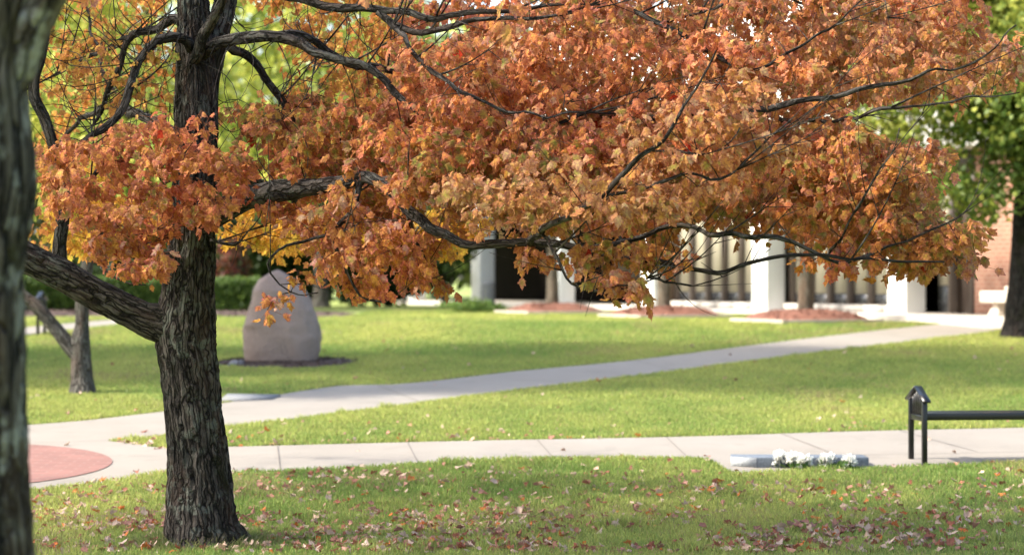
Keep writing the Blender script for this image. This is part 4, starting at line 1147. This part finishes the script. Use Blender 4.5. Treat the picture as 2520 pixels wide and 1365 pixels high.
# ------------------------------------------------------------------ granite marker with white flowers
g0 = G(1862, 1152)
mk = empty('granite_marker', (g0[0], g0[1], float(gz(g0[1]))), 'low blue grey granite block lying along the edge of the near path', 'marker stone')
LM = (2140-1862)/FPX*g0[1]; HM = .095
mb = MB()
pl = [(0, 0), (LM, .04), (LM, .36), (-.19, .40), (-.21, .13)]
mb.prism(pl, 0, HM)
build('block', mb, M['granite'], mk, local=True, bevel=.008)
mb = MB()
v = [(-.003, -.003, .0), (-.213, .127, .0), (-.213, .127, HM-.004), (-.003, -.003, HM-.004), (.004, .012, .0), (-.206, .140, .0), (-.206, .140, HM-.004), (.004, .012, HM-.004)]
mb.add(v, [np.array([(0, 3, 2, 1), (4, 5, 6, 7), (0, 4, 7, 3), (1, 2, 6, 5), (3, 7, 6, 2), (0, 1, 5, 4)])])
build('rough_end', mb, M['granite_rough'], mk, local=True)
petal_mat = leafy('white_petal', 0.25, 0.6, 0.2)
def flowers(px, py, nb, spread, seed, label):
    rng = np.random.default_rng(seed)
    c = G(px, py)
    root = empty('flower_clump', (c[0], c[1], float(gz(c[1]))), label, 'flowers', 'white flowers in front of the granite block')
    lf = MB()
    for k in range(nb):
        o = np.array([rng.uniform(-spread, spread), rng.uniform(-.05, .05), rng.uniform(.055, .09)])
        p = c+o
        mb = MB()
        n = 46
        q = norm(rng.standard_normal((n, 3))+np.array([0, -.25, .45]))
        pos = p+q*.008
        col = np.tile(np.array([0.80, 0.80, 0.76]), (n, 1))*rng.uniform(.92, 1.04, (n, 1))
        add_simple(mb, pos, q, norm(np.cross(q, rng.standard_normal((n, 3))))+q*.4, rng.uniform(.052, .074, n), np.clip(col, 0, .86), rng)
        build('blossom', mb, petal_mat, root)
        n2 = 16
        lp = c+np.stack([o[0]+rng.normal(0, .035, n2), rng.normal(0, .03, n2), rng.uniform(0, .05, n2)], 1)
        add_simple(lf, lp, rng.standard_normal((n2, 3))+np.array([0, 0, .8]), rng.standard_normal((n2, 3)), rng.uniform(.04, .07, n2), np.tile(np.array([.06, .12, .025]), (n2, 1)), rng)
    build('leaves', lf, M['tree_leaf'], root)
flowers(1918, 1150, 4, .07, 301, 'largest white flower clump, at the left before the granite block')
flowers(1945, 1154, 2, .035, 302, 'small white flower pair just right of the largest clump')
flowers(1988, 1158, 3, .06, 303, 'white flower clump before the middle of the granite block')
flowers(2040, 1152, 3, .055, 304, 'raised white flower clump right of the middle one')
flowers(2084, 1156, 2, .04, 305, 'small white flower clump nearest the right end of the granite block')

# ------------------------------------------------------------------ fallen leaves
def fallen():
    rng = np.random.default_rng(401)
    pal = {
     'tan': [((0.50, 0.36, 0.27), (0.42, 0.28, 0.21)), ((0.56, 0.43, 0.34), (0.48, 0.34, 0.27))],
     'rust': [((0.26, 0.095, 0.05), (0.20, 0.07, 0.045)), ((0.33, 0.13, 0.075), (0.24, 0.08, 0.055))],
     'orange': [((0.52, 0.17, 0.03), (0.42, 0.10, 0.03)), ((0.50, 0.22, 0.05), (0.44, 0.11, 0.04))],
     'pink': [((0.42, 0.23, 0.17), (0.34, 0.16, 0.13)), ((0.38, 0.19, 0.13), (0.30, 0.13, 0.10))],
    }
    words = {'tan': 'pale tan curled', 'rust': 'dark rust red', 'orange': 'bright orange', 'pink': 'dull pinkish brown'}
    keys = list(pal); wts = [.38, .22, .08, .32]
    meshes = {}
    def one(mb, pos, k, sc, r):
        ci, co = pal[k][int(r.integers(0, 2))]
        a = r.uniform(0, 2*np.pi)
        d = np.array([[math.cos(a), math.sin(a), r.normal(.12, .25)]]); nr = np.array([[r.normal(0, .45), r.normal(-.25, .45), 1.0]])
        m = r.uniform(.75, 1.2)
        add_leaves(mb, pos-d*0.5*sc, d, nr, np.array([sc]), np.array([ci])*m, np.array([co])*m, np.array([r.uniform(-1.1, 1.3)]), np.array([r.uniform(-.5, 1.3)]), r)
    for k in keys:
        meshes[k] = []
        for q in range(7):
            mb = MB(); one(mb, np.zeros((1, 3)), k, .064, rng)
            meshes[k].append(mesh_of('fallen_leaf', mb, M['litter']))
    # where the leaves lie: thick on the near lawn, thinning out behind
    pts = []
    def scatter(n, y0, y1, px0=40, px1=2560, dens=None):
        c = 0
        while c < n:
            y = rng.uniform(y0, y1); px = rng.uniform(px0, px1); x = (px-1260)/FPX*y
            onp = in_poly([x], [y], PATH_B)[0] or in_poly([x], [y], PATH_A)[0]
            if onp and rng.random() > .03: continue
            q = vnoise(np.array([[x*1.1, y*1.3, 7.7]]))[0]
            if rng.random() > .5+.9*q: continue
            if math.hypot(x-base[0], y-TY) < .27: continue
            pts.append((x, y)); c += 1
    scatter(2300, 16.2, 18.2); scatter(1000, 18.2, 20.6); scatter(130, 20.6, 24.5); scatter(120, 24.5, 38.0); scatter(60, 16.3, 17.6, 80, 420)
    for px in np.linspace(285, 410, 16): pts.append(tuple(G(px+rng.normal(0, 3), 1084+(px-262)*.14+rng.normal(0, 1.5))[:2]))
    for px in np.linspace(600, 1700, 26): pts.append(tuple(G(px+rng.normal(0, 30), 1100-(px-560)*.022-rng.uniform(0, 7))[:2]))
    pts.sort(key=lambda p: p[1])
    mbs = MB(); n_ind = 0
    for x, y in pts:
        k = keys[int(rng.choice(4, p=wts))]
        z = float(gz(y))+rng.uniform(.022, .045)
        if in_poly([x], [y], PATH_B)[0] or in_poly([x], [y], PATH_A)[0]: z = float(gz(y))+.02
        px = x/y*FPX+1260
        if n_ind < 300 and 20 < px < 2510 and y > 16.35:
            o = bpy.data.objects.new('fallen_leaf', meshes[k][int(rng.integers(0, 7))])
            COL.objects.link(o)
            o.location = (x, y, z); o.rotation_euler = (rng.normal(0, .15), rng.normal(0, .15), rng.uniform(0, 6.28))
            s = rng.uniform(.65, 1.25); o.scale = (s, s, s)
            place = 'left of the maple trunk' if px < 410 else ('right of the maple trunk' if px < 1100 else ('in the middle of the near lawn' if px < 1800 else 'on the near lawn below the bench'))
            tag(o, words[k]+' fallen leaf on the grass '+place, 'fallen leaf', 'fallen leaves on the near lawn')
            n_ind += 1
        else:
            one(mbs, np.array([[x, y, z]]), k, .058*rng.uniform(.6, 1.3), rng)
    tag(build('fallen_leaves', mbs, M['litter']), 'scatter of smaller looking fallen leaves further back over the lawns', 'fallen leaves', kind='stuff')
fallen()
